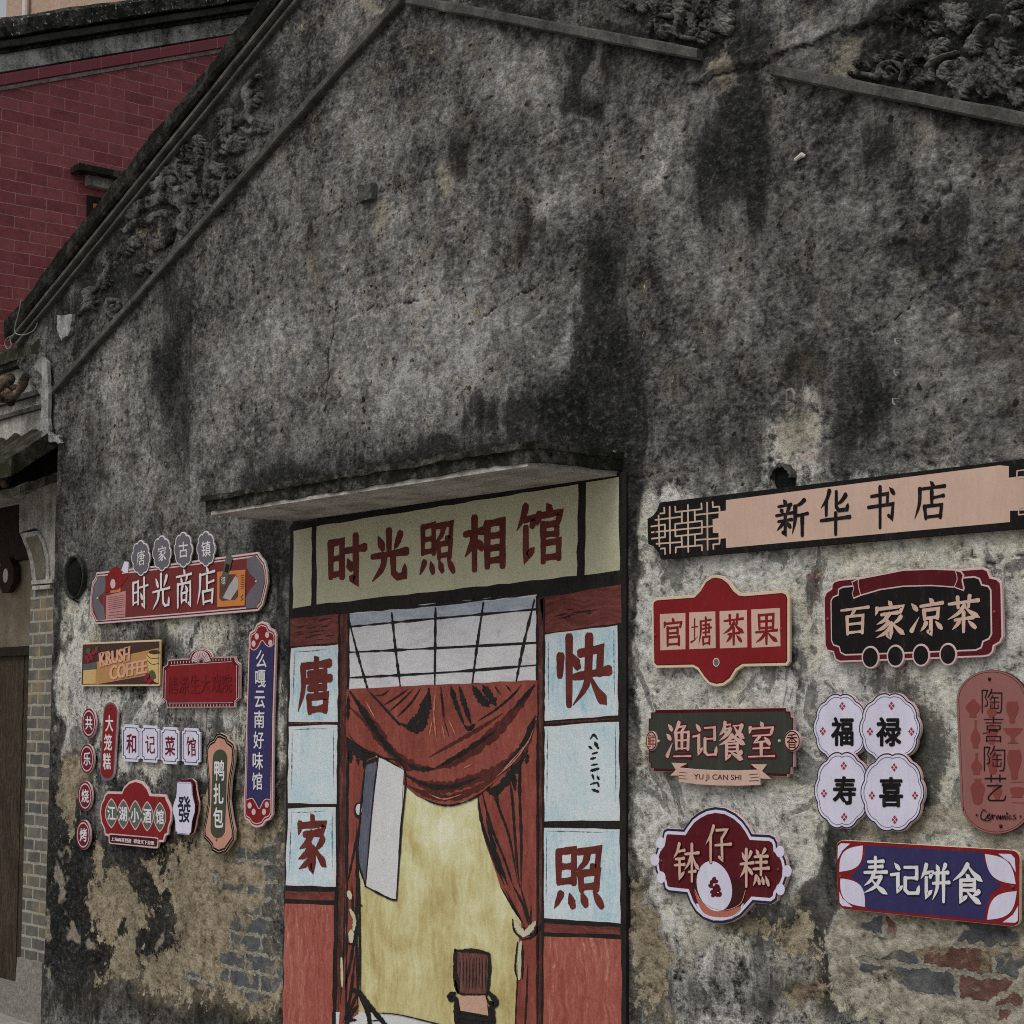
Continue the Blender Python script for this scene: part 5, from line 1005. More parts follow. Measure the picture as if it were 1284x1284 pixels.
for k in range(9): fold(mb, (775+k*20, 500, 772+k*20, 690), 4, 7, M_INK, zt, (.3, .3), .6)
mb.build('chair_outline', mural)
# painted writing
zn = Zm(400, 620, .14019); zn2 = Zm(560, 600, .14019)
mb = MB(); LD = MD+.0016
for ch, z_, b_ in (('时', zn, (62, 345, 420, 820)), ('光', zn, (455, 310, 795, 790)), ('照', zn, (880, 225, 1225, 735)), ('相', zn2, (150, 330, 530, 830)), ('馆', zn2, (612, 220, 1045, 780))):
    a = z_(b_[0], b_[1])[0]; c = z_(b_[2], b_[3])[0]
    brush_char(mb, ch, cq(a[0], a[1], c[0], c[1], -.06), LD, M_CHR, .064 if ch in '馆照' else .080, .92, jit=.09); mb.build('red_character', mural); mb = MB()
mb = MB(); zq = Zm(680, 780, .10129); zL = Zm(350, 800, .2493)
a = zq(125, 150)[0]; c = zq(835, 1060)[0]; brush_char(mb, '快', cq(a[0], a[1], c[0], c[1], -.02), LD, M_CHR, .068, .98, jit=.07); mb.build('red_character', mural); mb = MB()
brush_char(mb, '照', cq(691, 1058, 759, 1143, .0), LD, M_CHR, .062, .98, jit=.08); mb.build('red_character', mural); mb = MB()
brush_char(mb, '唐', cq(372, 822, 417, 897, -.02), LD, M_CHR, .078, .92, jit=.08); mb.build('red_character', mural); mb = MB(); brush_char(mb, '家', cq(371, 1020, 410, 1092, .03), LD, M_CHR, .078, .92, jit=.08)
mb.build('red_character', mural)
mb = MB(); zk = Zm(680, 780, .42357)                 # worn black marks on the right middle panel
zz7 = zc
for p_, w_ in (((945, 440, 955, 428, 965, 440), 3.2), ((940, 462, 950, 470), 3.4), ((958, 450, 968, 468), 4.2), ((950, 485, 965, 480), 3), ((945, 500, 960, 496), 3.4), ((948, 518, 965, 515), 3), ((945, 535, 970, 528), 4.2), ((950, 545, 955, 560), 3), ((965, 550, 970, 560), 3.4), ((945, 575, 965, 570, 970, 582), 3), ((950, 590, 970, 597), 3.6)): brush(mb, zz7(*p_), w_*.9, LD, M_INK, (.5, .6), .3)
mb.build('black_marks', mural)

# ---------------------------------------------------------------- signboards
P_LAV = paint('lavender_white', (.62, .60, .73), .45, .1); P_PEACH = paint('peach', (.55, .385, .31), .5, .08); P_CREAM = paint('cream', (.62, .50, .36), .5, .1); P_PINK = paint('pale_pink', (.60, .44, .44), .45, .1)
P_RED = paint('sign_red', (.20, .013, .016), .4, .12); P_BRK = paint('brick_red_print', (.155, .028, .028), .45, .1); P_MAR = paint('maroon', (.090, .009, .014), .4, .1); P_DMAR = paint('deep_maroon', (.065, .006, .010), .4, .1); P_BLK = paint('sign_black', (.010, .008, .0085), .4, .1)
P_NAVY = paint('navy', (.035, .031, .105), .45, .1); P_NAVL = paint('navy_line', (.02, .022, .045), .5, .1); P_GRY = paint('slate_grey', (.125, .122, .138), .5, .1); P_GRN = paint('dark_green', (.040, .045, .034), .5, .1); P_GGR = paint('grey_green', (.10, .118, .098), .5, .1)
P_WHT = paint('lettering_white', (.66, .645, .66), .5, .08); P_OR = paint('orange', (.52, .19, .055), .5, .1); P_TAN = paint('tan_print', (.42, .23, .085), .5, .1); P_YTN = paint('yellow_tan', (.56, .38, .16), .5, .1); P_DBR = paint('dark_brown_print', (.06, .028, .022), .5, .1)
P_EDGE = paint('board_edge', (.35, .32, .30), .6, .15); P_LEAF = paint('leaf_green', (.07, .09, .045), .5); P_VASE = paint('vase_red', (.20, .052, .045), .5, .08); P_CLAY = paint('clay_pink', (.27, .115, .105), .5, .1); P_BOWL = paint('bowl_orange', (.40, .13, .09), .45, .08)
P_SCR = paint('screw', (.16, .06, .05), .35)
class Sign:
    def __init__(s, label, cen, d=.034, group=None, name='shop_sign', cat='sign'):
        d *= .75; X, Z = W2(cen, d); s.t = thing(name, label, cat, (X, -d, Z), group); s.d = d; s.lv = 0
    def board(s, px, face, edge=None, th=.018, name='board', ins=0, d=None, curve=False):
        d = d*.75 if d else s.d; th = th*.55; q = pxw(px, d); q = ccw(q)
        mb = MB(); mb.prism(q, d-th, d, face, edge or P_EDGE); s.q = q; s.d = d; s.lv = 0; s.b = mb.build(name, s.t)
        st_ = MB()
        return s.b
    def fill(s, ins, mat, name='fill'):              # inset of the board outline
        s.lv += 1; d = s.d+.0004*s.lv; mb = MB(); mb.sheet(offset(s.q, ins), d, mat); return mb.build(name, s.t)
    def poly(s, px, mat, name, up=1, curve=False, parent=None):
        s.lv += up; d = s.d+.0004*s.lv; mb = MB(); px = smooth_poly(px, 4) if curve else px
        mb.sheet(ccw(pxw(px, d)), d, mat); return mb.build(name, parent or s.t)
    def polys(s, lst, mat, name, curve=False, parent=None):
        s.lv += 1; d = s.d+.0004*s.lv
        for i, px in enumerate(lst):
            mb = MB(); mb.sheet(ccw(pxw(smooth_poly(px, 4) if curve else px, d+.00005*i)), d+.00005*i, mat); o = mb.build(name, parent or s.t)
        return o
    def lines(s, lst, wpx, mat, name, parent=None, tp=(1, 1), straight=False):
        s.lv += 1; d = s.d+.0004*s.lv; mb = MB()
        for i, l in enumerate(lst):
            if straight:
                for k in range(len(l)-1): brush(mb, [l[k], l[k+1]], wpx, d+.00004*(i % 9)+.00001*k, mat, tp, 0)
            else: brush(mb, l, wpx, d+.00004*(i % 9), mat, tp, 0)
        return mb.build(name, parent or s.t)
    def write(s, items, mat, wt=.05, hw=.75, name='character', jit=.02, shadow=None, parent=None, kind='b', bold=.02):
        s.lv += 1; d = s.d+.0004*s.lv
        if shadow:
            mb = MB()
            for ch, f in items:
                brush_char(mb, ch, f, d, shadow[0], wt+shadow[1], 1); mb.build('character_outline', parent or s.t); mb = MB()
            s.lv += 3; d = s.d+.0004*s.lv
        s.lv += 2
        for ch, f in items:
            mb = MB()
            if kind == 'b': brush_char(mb, ch, f, d, mat, wt, hw, jit=jit)
            else: font_char(mb, ch, f, d, mat, bold)
            o = mb.build(name if len(ch) == 1 else 'lettering', parent or s.t)
        return o
    def screw(s, pts, mat=None):
        for p in pts:
            c = on_wall(p[0], p[1], s.d); mb = MB(); mb.lump((c[0], -s.d-.002, c[2]), (.0055, .005, .0055), mat or P_SCR, .02, 10); mb.build('screw', s.t)
def arcpts(cx, cy, rx, ry, a0, a1, n=10):
    return [(cx+rx*math.cos(math.radians(a0+(a1-a0)*i/n)), cy+ry*math.sin(math.radians(a0+(a1-a0)*i/n))) for i in range(n+1)]
def boxes(z, *bs, sl=0.0, lean=0.0):
    r = []
    for b in bs:
        a, c = z(b[0], b[1])[0], z(b[2], b[3])[0]; r.append(cq(a[0], a[1], c[0], c[1], sl, lean))
    return r

# wide slate-ended board with four scalloped plaques on top
z = Zm(100, 660, .18692)
S = Sign('long brick red board with slate grey ends and four scalloped plaques along its top', (224, 738))
S.board(z(105, 657, 95, 628, 76, 592, 71, 540, 70, 480, 76, 420, 84, 372, 104, 342, 112, 308, 400, 277, 800, 225, 1195, 171, 1212, 200, 1242, 235, 1258, 300, 1262, 380, 1242, 470, 1226, 530, 1196, 568, 700, 610), P_PINK)
S.fill(.010, P_MAR, 'line'); S.fill(.016, P_PINK, 'line'); S.fill(.023, P_BRK, 'red_field')
S.polys([z(118, 345, 168, 331, 176, 400, 165, 440, 130, 470, 130, 500, 160, 540, 172, 625, 122, 633, 112, 600, 92, 545, 88, 470, 98, 395, 112, 365), z(1122, 214, 1180, 196, 1215, 240, 1234, 300, 1236, 380, 1215, 480, 1186, 546, 1115, 552, 1112, 480, 1140, 430, 1180, 385, 1180, 355, 1140, 315, 1120, 275)], P_GRY, 'grey_end')
S.polys([z(178, 465, 310, 432, 305, 605, 175, 620)], paint('pale_rose', (.45, .22, .22), .5), 'radio_print')
S.lines([z(190, 480+k*13, 300, 460+k*13) for k in range(7)]+[z(190, 600, 296, 588), z(195, 580, 295, 566)], .5, P_BRK, 'radio_lines')
S.polys([z(205, 425, 220, 418, 275, 412, 272, 440, 205, 448)], P_OR, 'radio_handle')
S.polys([z(170, 440, 178, 360, 200, 300, 235, 272, 270, 280, 285, 320, 325, 330, 300, 370, 260, 420, 210, 430)], P_RED, 'telephone_print', curve=True)
S.polys([z(280, 290, 300, 235, 328, 238, 325, 310, 300, 315)], P_LAV, 'bottle_print'); S.polys([circ(*z(222, 385)[0], 3.2, 6, 20)], P_PINK, 'dial_print')
S.polys([z(922, 305, 1112, 290, 1106, 530, 922, 542)], P_OR, 'television_print'); S.polys([z(938, 340, 960, 325, 1045, 320, 1060, 345, 1062, 470, 1040, 492, 950, 500, 936, 480)], paint('screen_brown', (.10, .05, .04), .4), 'screen_print')
S.polys([z(958, 480, 1000, 400, 1045, 330, 1062, 350, 1060, 420, 1010, 495)], paint('cassette_grey', (.40, .38, .37), .5), 'cassette_print'); S.lines([z(1080, 330+k*12, 1102, 328+k*12) for k in range(8)]+[z(1095, 460, 1080, 475, 1095, 485, 1080, 497)], .6, P_DBR, 'speaker_lines')
S.polys([z(940, 395, 975, 230, 985, 190, 1005, 185, 1025, 215, 1010, 270, 980, 400, 965, 412)], paint('phone_grey', (.09, .092, .085), .5), 'phone_print'); S.polys([z(970, 305, 980, 250, 1006, 258, 994, 312)], P_BLK, 'phone_screen'); S.lines([z(952+k*9, 340+j*16, 956+k*9, 352+j*16) for k in range(3) for j in range(3)], .7, P_WHT, 'phone_keys')
S.write(list(zip('时光商店', boxes(z, (345, 335, 462, 560), (482, 312, 608, 560), (642, 285, 755, 545), (785, 270, 912, 530), sl=-.13))), P_WHT, .055, .6)
S.screw(z(122, 483, 1186, 370), P_WHT)
for (cx, cy, ch) in ((409, 212, '唐'), (550, 181, '家'), (694, 157, '古'), (846, 151, '镇')):
    c = z(cx, cy)[0]; d0 = S.d; keep = (S.q, S.lv)
    pl = S.board(scallop(c[0], c[1], 11.3, 21.5, 8, .055), P_WHT, None, .012, 'plaque', d=.046); S.q = ccw(pxw(scallop(c[0], c[1], 11.3, 21.5, 8, .055), S.d))
    f_ = S.fill(.007, P_GRY, 'plaque_field'); 
    S.write([(ch, cq(c[0]-5.6, c[1]-10, c[0]+5.8, c[1]+10, -.13))], P_WHT, .045, .7, 'plaque_character', kind='f' if ch in '古镇' else 'b', bold=.012)
    S.d, (S.q, S.lv) = d0, keep
# coffee board
z = Zm(80, 640, .21807)
S = Sign('small tan and brown coffee board with a cream edge, painted cups and slanted serif words', (152, 834), .032)
S.board(rrect(quad(*z(105, 762, 556, 742, 552, 1010, 97, 1012)), .02, 1.8), P_CREAM, P_YTN); S.fill(.009, P_DBR, 'brown_field')
S.polys([z(115, 985, 190, 870, 545, 790, 542, 890, 470, 950, 190, 1000, 115, 998)], P_TAN, 'tan_band'); 
S.polys([z(112, 920, 185, 912, 182, 996, 110, 998)], P_YTN, 'cup_print'); S.polys([z(108, 885, 188, 872, 190, 912, 110, 920)], paint('lid_grey', (.10, .095, .09), .5), 'cup_lid')
S.polys([z(470, 830, 545, 805, 545, 995, 520, 985, 490, 920)], P_YTN, 'cup_print'); S.lines([z(475, 830, 500, 850, 545, 850), z(480, 865, 510, 885, 545, 880)], .8, P_DBR, 'cup_lines'); S.polys([circ(*z(520, 815)[0], 7, 2.6, 20)], P_DBR, 'coffee_print')
S.polys([circ(*z(x, y)[0], 2.4, 3.2, 12) for x, y in ((130, 845), (150, 830), (170, 818), (140, 862), (160, 850), (185, 808), (470, 970), (490, 985), (505, 970), (480, 950))], paint('cherry', (.22, .018, .03), .4), 'cherry_print'); S.polys([z(125, 810, 140, 790, 155, 800, 140, 825), z(180, 790, 200, 780, 190, 805), z(490, 930, 515, 920, 530, 960, 505, 965)], P_LEAF, 'leaf_print', True)
P_KR = paint('krush_letters', (.62, .33, .22), .5)
S.write([('KRUSH', quad(*z(200, 822, 383, 783, 380, 862, 205, 898))), ('COFFEE', quad(*z(262, 895, 480, 852, 478, 935, 262, 978)))], P_KR, kind='f', bold=.024)
S.lines([l for a, b in (((200, 822), (230, 816)), ((205, 898), (232, 892)), ((236, 815), (262, 809)), ((240, 890), (264, 884)), ((350, 790), (383, 783)), ((350, 869), (380, 862)), ((330, 960), (350, 956)), ((365, 952), (385, 948))) for l in [z(*a, *b)]], .9, P_KR, 'serifs')
# red theatre board with fan
S = Sign('wide notched red board with a small fan crest and faint red on red characters', (251, 851), .034)
S.board(z(592, 858, 715, 850)+arcpts(*z(788, 850)[0], 14.5, 12.5, 185, 355, 12)+z(850, 842, 985, 837, 990, 865, 1014, 885, 1012, 1080, 988, 1100, 985, 1136, 590, 1138, 584, 1100, 562, 1080, 567, 900, 590, 885), P_MAR, P_PINK); S.q2 = S.q
S.lines([z(600, 862, 720, 855)+arcpts(*z(788, 850)[0], 13, 11, 185, 355, 12)+z(850, 848, 982, 843, 986, 868, 1008, 890, 1006, 1076, 984, 1095, 980, 1130, 595, 1132, 590, 1096, 568, 1078, 572, 905, 596, 888, 600, 862)], .8, P_PINK, 'border_line', straight=True)
S.polys([z(610, 895, 968, 872, 990, 895, 988, 1080, 968, 1102, 605, 1104, 588, 1082, 590, 918)], P_RED, 'red_field')
S.lines([z(612, 892, 966, 869), z(602, 1108, 970, 1106), z(584, 920, 582, 1084), z(994, 892, 992, 1084)], .7, P_PINK, 'inner_line')
S.lines([z(620+k*17, 882-k*1.1, 620+k*17, 872-k*1.1) for k in range(21)]+[z(610+k*18, 1116, 610+k*18, 1126) for k in range(20)], .9, P_PINK, 'border_teeth')
cf = z(788, 878)[0]; S.polys([[cf]+arcpts(cf[0], cf[1], 12, 16, 190, 350, 12)], P_PINK, 'fan_crest'); S.lines([[cf, (cf[0]+11*math.cos(math.radians(a)), cf[1]+15*math.sin(math.radians(a)))] for a in range(200, 345, 14)], .5, P_MAR, 'fan_ribs')
P_EMB = paint('embossed_red', (.165, .0115, .014), .35); S.write([(c, f) for c, f in zip('唐涤生大戏院', boxes(z, *[(600+k*62, 948-k*1.2, 655+k*62, 1055-k*1.2) for k in range(6)]))], P_EMB, kind='f', bold=.004)
# tall navy board
z4 = Zm(60, 830, .23364)
S = Sign('tall narrow navy board with red scalloped ends and white characters, left of the painted doorway', (326, 908), .036)
oN = [(312, 801), (313, 793), (319, 789), (322, 782), (328, 779), (335, 781), (338, 787), (344, 790), (346.5, 797), (343, 900), (341.8, 1022), (338, 1028), (333, 1030), (329, 1036), (322, 1038), (316, 1036), (312, 1030), (307, 1027), (305.5, 1019), (309, 900)]
S.board(oN, P_PINK, P_PINK); S.fill(.010, P_RED, 'red_end'); S.fill(.016, P_PINK, 'line'); S.fill(.021, P_RED, 'red_field')
S.poly([(313.5, 812), (318, 815), (323, 812), (328.5, 803), (334, 809), (339, 811), (343.5, 807), (341, 900), (338.5, 1003), (334, 1002), (330, 1005), (325, 1014), (320, 1006), (316, 1001), (309.2, 1003), (311, 900)], P_NAVY, 'navy_field')
S.lines([[(313.5, 812), (318, 815), (323, 812), (328.5, 803), (334, 809), (339, 811), (343.5, 807)]], 1.0, P_PINK, 'end_line'); S.lines([[(309.2, 1003), (316, 1001), (320, 1006), (325, 1014), (330, 1005), (334, 1002), (338.5, 1003)]], 1.0, P_PINK, 'end_line')
S.polys([circ(x, y, 2.6, 4, 12) for x, y in ((318, 807), (322, 798), (335, 796), (339, 806), (313, 1010), (318, 1018), (331, 1018), (334.5, 1009))], P_PINK, 'end_blossom')
cyy = ((327.6, 826), (326.6, 851), (325.8, 877), (325, 902), (324.2, 928), (323.3, 954), (322.4, 979.5))
S.write([(c, cq(p[0]-6.5, p[1]-11, p[0]+6.5, p[1]+11, .0)) for c, p in zip('么嘎云南好味馆', cyy)], P_WHT, kind='f', bold=.018)
# four discs
for i, (ch, cx, cy, lab) in enumerate((('共', 111.4, 906.6, 'topmost of four small maroon discs in a column at the wall corner'), ('乐', 109, 951.5, 'second from top of four small maroon discs at the wall corner'), ('烧', 106.7, 998, 'third from top of four small maroon discs, left of the crested tavern board'), ('烤', 104.4, 1046.8, 'lowest of four small maroon discs in a column at the wall corner'))):
    S = Sign(lab, (cx, cy), .03, 'maroon discs in a column', 'disc_sign'); S.board(circ(cx, cy, 9, 18.8, 36), paint('disc_maroon', (.13, .013, .026), .45), P_PINK)
    S.fill(.012, P_PINK, 'ring'); S.fill(.019, paint('disc_maroon', (.13, .013, .026)), 'disc_field')
    S.write([(ch, cq(cx-4.6, cy-8.5, cx+4.6, cy+8.5, .05))], P_WHT, kind='f', bold=.028)
# capsule
S = Sign('narrow upright red capsule with three white characters, right of the maroon discs', (136.5, 930), .03)
cap = arcpts(138.7, 893, 9.2, 13, 180, 360, 10)+arcpts(134.3, 966, 9.2, 13, 0, 180, 10); S.board(cap, P_GRY, P_PINK); S.fill(.012, P_RED, 'red_field')
S.write([(c, cq(x-5, y-10.5, x+5, y+10.5, 0)) for c, x, y in (('大', 137, 907), ('笼', 135.4, 931), ('糕', 134, 954.5))], P_WHT, kind='f', bold=.024); S.screw([(138, 888)])
# four linked tiles
S = Sign('row of four white notched tiles linked side by side with maroon characters', (202, 934), .032)
mb = MB(); mb.prism(pxw([(160, 916), (245, 918), (245, 922), (160, 920)], .014), .006, .014, P_MAR); mb.prism(pxw([(160, 947), (245, 951), (245, 955), (160, 951)], .014), .006, .014, P_MAR); mb.build('backing_rail', S.t)
for ch, cx, cy in zip('和记菜馆', (164.4, 188, 213, 239.4), (932, 933, 935, 936.3)):
    def tile(k, hx=11.6, hy=23.2): return [(cx+a*hx*k, cy+b*hy*k+a*hx*.05) for a, b in ((-.72, -1), (.72, -1), (.76, -.84), (1, -.8), (1, .8), (.76, .84), (.72, 1), (-.72, 1), (-.76, .84), (-1, .8), (-1, -.8), (-.76, -.84))]
    tl = S.board(tile(1), P_LAV, P_LAV, .014, 'tile'); S.lines([tile(.84)+tile(.84)[:1]], .9, P_NAVL, 'tile_line', tl, straight=True)
    S.write([(ch, cq(cx-6.2, cy-12, cx+6.4, cy+13, .05))], paint('tile_maroon', (.14, .012, .028), .5), .058, .7, 'tile_character', kind='b' if ch in '记馆' else 'f', bold=.028, parent=tl)
# crested tavern board
z = Zm(120, 970, .10903)
S = Sign('red crested board with five grey-green pointed ovals and a dark strip of small writing below', (170, 1022), .036)
S.board(z(135, 205, 300, 208, 325, 150, 385, 92, 460, 68, 535, 92, 595, 160, 625, 232, 802, 240, 818, 290, 850, 350, 876, 430, 870, 540, 842, 620, 835, 700, 800, 720, 780, 790, 726, 790, 715, 845, 690, 866, 180, 806, 150, 785, 145, 722, 105, 712, 97, 645, 62, 565, 47, 440, 60, 345, 92, 285, 100, 250), P_PINK, P_PINK); S.fill(.012, P_RED, 'red_field')
for cx, cy, ch in zip((180, 318, 455, 592, 737), (455, 466, 477, 490, 500), '江湖小酒馆'):
    def vesica(k): return [p for a in ([(cx+73*k*math.sin(math.pi*i/16)**.8, cy-175*k+350*k*i/16) for i in range(17)], [(cx-73*k*math.sin(math.pi*i/16)**.8, cy+175*k-350*k*i/16) for i in range(1, 16)]) for p in a]
    ov = S.poly(z(*[v for p in vesica(1) for v in p]), P_PINK, 'oval'); S.lv -= 1
    S.lv += 1; S.poly(z(*[v for p in vesica(.90) for v in p]), P_GGR, 'oval_field', parent=ov); S.lv -= 2
S.lv += 3
S.write([(ch, boxes(z, (cx-48, cy-88, cx+48, cy+85), sl=.06)[0]) for cx, cy, ch in zip((180, 315, 450, 592, 737), (455, 466, 480, 488, 500), '江湖小酒馆')], P_WHT, kind='f', bold=.035)
S.poly(rrect(quad(*z(148, 685, 722, 735, 715, 860, 150, 805)), .05, 2.6), P_PINK, 'strip_edge'); S.poly(rrect(quad(*z(158, 700, 712, 747, 704, 843, 160, 793)), .05, 2.6), P_DMAR, 'strip_field')
S.write([('上海两喜烈酒', quad(*z(178, 730, 410, 750, 408, 800, 178, 772))), ('得意天下是熊', quad(*z(436, 752, 674, 778, 672, 824, 434, 800)))], P_WHT, kind='f', bold=.008, name='small_lettering')
# white mahjong-like plaque
S = Sign('white bulging plaque with one large black brush character on a dark maroon backing', (230, 1012), .052)
fr = z(935, 112, 950, 92, 1090, 95, 1110, 120, 1116, 250, 1125, 300, 1143, 360, 1140, 440, 1116, 520, 1106, 560, 1096, 680, 1075, 708, 940, 695, 918, 665, 914, 560, 905, 500, 888, 450, 890, 370, 905, 320, 924, 270, 932, 200)
bk = z(958, 88, 985, 62, 1110, 58, 1150, 95, 1160, 180, 1172, 250, 1190, 330, 1186, 430, 1166, 510, 1152, 600, 1130, 680, 1085, 712, 960, 690, 935, 640, 920, 450)
S.board(bk, P_MAR, P_PINK, .014, 'backing', d=.030); S.board(fr, P_LAV, P_MAR, .018, 'front_plate', d=.052)
fo = S.q; S.lines([z(945, 108, 1090, 110, 1103, 130, 1108, 250), z(925, 662, 945, 682, 1070, 694, 1088, 672)], .6, P_MAR, 'plate_line')
S.write([('發', boxes(z, (940, 255, 1092, 565), sl=.03)[0])], P_NAVL, kind='f', bold=.022)
# peach waisted board
S = Sign('waisted peach board with black outline and a green capsule holding three white characters', (276, 995), .036)
oJ = z4(925, 380, 905, 385, 890, 412, 868, 425, 850, 455, 846, 500, 852, 570, 860, 660, 858, 760, 845, 840, 834, 890, 836, 945, 860, 970, 876, 990, 882, 1015, 918, 1035, 955, 1022, 978, 988, 1000, 955, 1003, 905, 990, 840, 976, 740, 984, 630, 1000, 540, 1004, 470, 995, 438, 968, 418, 958, 395)
S.board(oJ, P_BLK, P_PEACH, .02); S.fill(.011, P_CREAM, 'line'); S.fill(.0135, P_BLK, 'line'); S.fill(.023, paint('salmon', (.52, .27, .20), .5), 'peach_field')
a_ = z4(924, 520)[0]; b_ = z4(912, 895)[0]; S.poly(arcpts(a_[0], a_[1], 9.2, 12, 180, 360)+arcpts(b_[0], b_[1], 9.2, 12, 0, 180), paint('capsule_green', (.062, .066, .045), .5), 'green_capsule')
S.write([(c, boxes(z4, (x-27, y-56, x+27, y+56))[0]) for c, x, y in (('鸭', 920, 582), ('扎', 916, 708), ('包', 914, 835))], P_WHT, kind='f', bold=.03); S.screw(z4(908, 955))

# ---- right hand group
z = Zm(790, 600, .13240)
S = Sign('long black framed board with lattice ends, peach middle and four loose black brush characters', (1050, 640), .04)
S.board([(827, 630), (1055, 602.6), (1284, 575), (1372, 564.4), (1372, 655.6), (1284, 662.8), (829, 701.5), (825, 692), (819, 685), (812.5, 682), (811.5, 650.5), (818, 647), (823, 641)], P_BLK, P_BLK, .026)
S.poly(z(908, 205, 3500, -125)+[(1265, 584.5), (1265, 599), (1280, 597), (1284, 597), (1284, 640), (1266.5, 640.5), (1266.5, 654.5)]+z(910, 658, 908, 565, 840, 572, 838, 515, 785, 515, 782, 385, 838, 375, 840, 312, 908, 303), P_PEACH, 'peach_field')
L = [(200, 455, 330, 435, 332, 555, 205, 570), (205, 510, 780, 452), (270, 350, 278, 640), (375, 268, 380, 708), (240, 392, 490, 362, 492, 415), (285, 332, 326, 328, 324, 275), (428, 265, 430, 318, 678, 290, 676, 235), (490, 318, 492, 362), (548, 250, 552, 695), (612, 302, 615, 408), (620, 345, 850, 320, 845, 265, 785, 272, 782, 222), (730, 228, 735, 675), (430, 548, 428, 430, 680, 402, 682, 520, 430, 548), (250, 618, 490, 602, 488, 545), (290, 665, 330, 660, 332, 715), (432, 703, 434, 652, 680, 632, 682, 682), (490, 602, 492, 640), (615, 535, 617, 640), (620, 582, 850, 566, 846, 618, 788, 625, 790, 668)]
S.lines([z(*l) for l in L], 2.0, paint('lattice_cream', (.56, .42, .33), .5), 'lattice', straight=True)
z5 = Zm(1180, 560, .09344)
S.lines([z5(*l) for l in ((1015, 405, 1020, 325, 1120, 312), (1030, 425, 1700, 345), (1040, 905, 1040, 820, 1250, 798), (1040, 915, 1140, 905))]+[[(1300, 580), (1301, 648)], [(1320, 578), (1321, 646)], [(1345, 575), (1346, 644)], [(1288, 612), (1360, 605)], [(1288, 630), (1360, 624)]], 1.7, paint('lattice_cream', (.56, .42, .33)), 'lattice', straight=True)
z7 = Zm(960, 590, .18692)
S.write(list(zip('新华书店', boxes(z7, (62, 190, 285, 440), (360, 130, 570, 430), (680, 105, 878, 385), (995, 68, 1215, 335), sl=-.03))), P_BLK, .056, .85, jit=.08); S.screw([(822, 668)])
# red board with four squares
z = Zm(780, 700, .23364)
S = Sign('bright red board bulging at top and bottom, with cream edge and four peach squares', (904, 790), .036)
S.board(z(158, 250, 163, 225, 185, 211, 385, 196, 415, 165, 445, 115, 480, 92, 505, 88, 540, 96, 575, 122, 605, 165, 630, 185, 655, 188, 860, 170, 888, 182, 899, 210, 899, 555, 885, 577, 650, 582, 615, 605, 585, 655, 545, 684, 505, 690, 465, 678, 435, 645, 405, 600, 380, 586, 185, 590, 163, 570), P_CREAM, P_CREAM); S.fill(.010, P_DMAR, 'line'); S.fill(.013, P_RED, 'red_field')
sq = S.polys([z(203, 300, 340, 293, 340, 488, 205, 494), z(360, 291, 500, 285, 503, 482, 361, 488), z(523, 284, 670, 277, 672, 478, 525, 484), z(693, 275, 847, 267, 850, 472, 696, 480)], P_PEACH, 'character_squares')
zq = Zm(820, 750, .1324)
S.write(list(zip('官塘茶果', boxes(zq, (78, 185, 275, 460), (350, 168, 552, 458), (652, 152, 856, 440), (955, 138, 1175, 435), sl=-.02))), P_RED, .062, .75)
c = z(505, 558)[0]; S.polys([circ(c[0], c[1], 4.2, 5.6, 20)], P_PINK, 'dot_ring'); S.polys([circ(c[0], c[1], 3, 4.2, 20)], P_GRY, 'dot'); S.screw(z(180, 412, 855, 380), paint('screw_red', (.30, .05, .05), .3))
# black tea board
z = Zm(1000, 690, .22118)
S = Sign('black board in a stepped maroon frame, curved banner on top and four dots below', (1145, 773), .036)
S.board(z(190, 215, 192, 190, 208, 172, 240, 162, 600, 130, 1050, 97, 1080, 110, 1095, 150, 1130, 157, 1155, 180, 1160, 220, 1166, 490, 1150, 525, 1115, 545, 1108, 580, 1085, 600, 1055, 606, 640, 622, 240, 636, 212, 622, 200, 580, 165, 572, 152, 540, 146, 270, 160, 235), P_PINK, P_PINK); S.fill(.006, P_MAR, 'maroon_field')
inn = z(228, 250, 230, 218, 260, 203, 1005, 146, 1035, 158, 1048, 192, 1085, 200, 1100, 225, 1104, 475, 1088, 505, 1055, 520, 1045, 555, 1012, 570, 640, 585, 270, 597, 242, 582, 234, 550, 202, 540, 190, 512, 187, 285, 200, 262)
S.poly(inn, P_PINK, 'line'); S.lv += 0; q0 = S.q; S.q = ccw(pxw(inn, S.d)); S.fill(.005, P_BLK, 'black_field'); S.q = q0
for bx, by in ((413, 607), (555, 600), (700, 595), (853, 590)):
    c = z(bx, by)[0]; S.board(circ(c[0], c[1], 11.2, 14.4, 30), P_PINK, P_PINK, .02, 'dot', d=.040); S.fill(.006, P_BLK, 'dot_field')
S.d = .027; S.lv = 4
ban = z(305, 178, 345, 160, 600, 110, 760, 103, 890, 108, 930, 118, 946, 140, 938, 170, 948, 215, 942, 232, 890, 212, 760, 203, 600, 207, 470, 226, 360, 258, 318, 276, 308, 245, 318, 215)
S.poly(ban, P_PINK, 'banner_edge'); S.q = ccw(pxw(ban, S.d)); S.fill(.004, paint('banner_maroon', (.085, .008, .012), .4), 'banner'); S.lines([z(345, 162, 345, 200, 358, 255), z(892, 110, 905, 160, 888, 210)], .9, P_PINK, 'banner_line')
zq = Zm(1040, 740, .15576)
S.write(list(zip('百家凉茶', boxes(zq, (85, 125, 322, 365), (350, 82, 612, 388), (640, 62, 916, 365), (945, 42, 1215, 338), sl=-.05))), paint('peach_letters', (.60, .42, .34), .5), .058, .9, jit=.06); S.screw(z(174, 390, 1118, 350), paint('screw_red', (.30, .05, .05), .3))
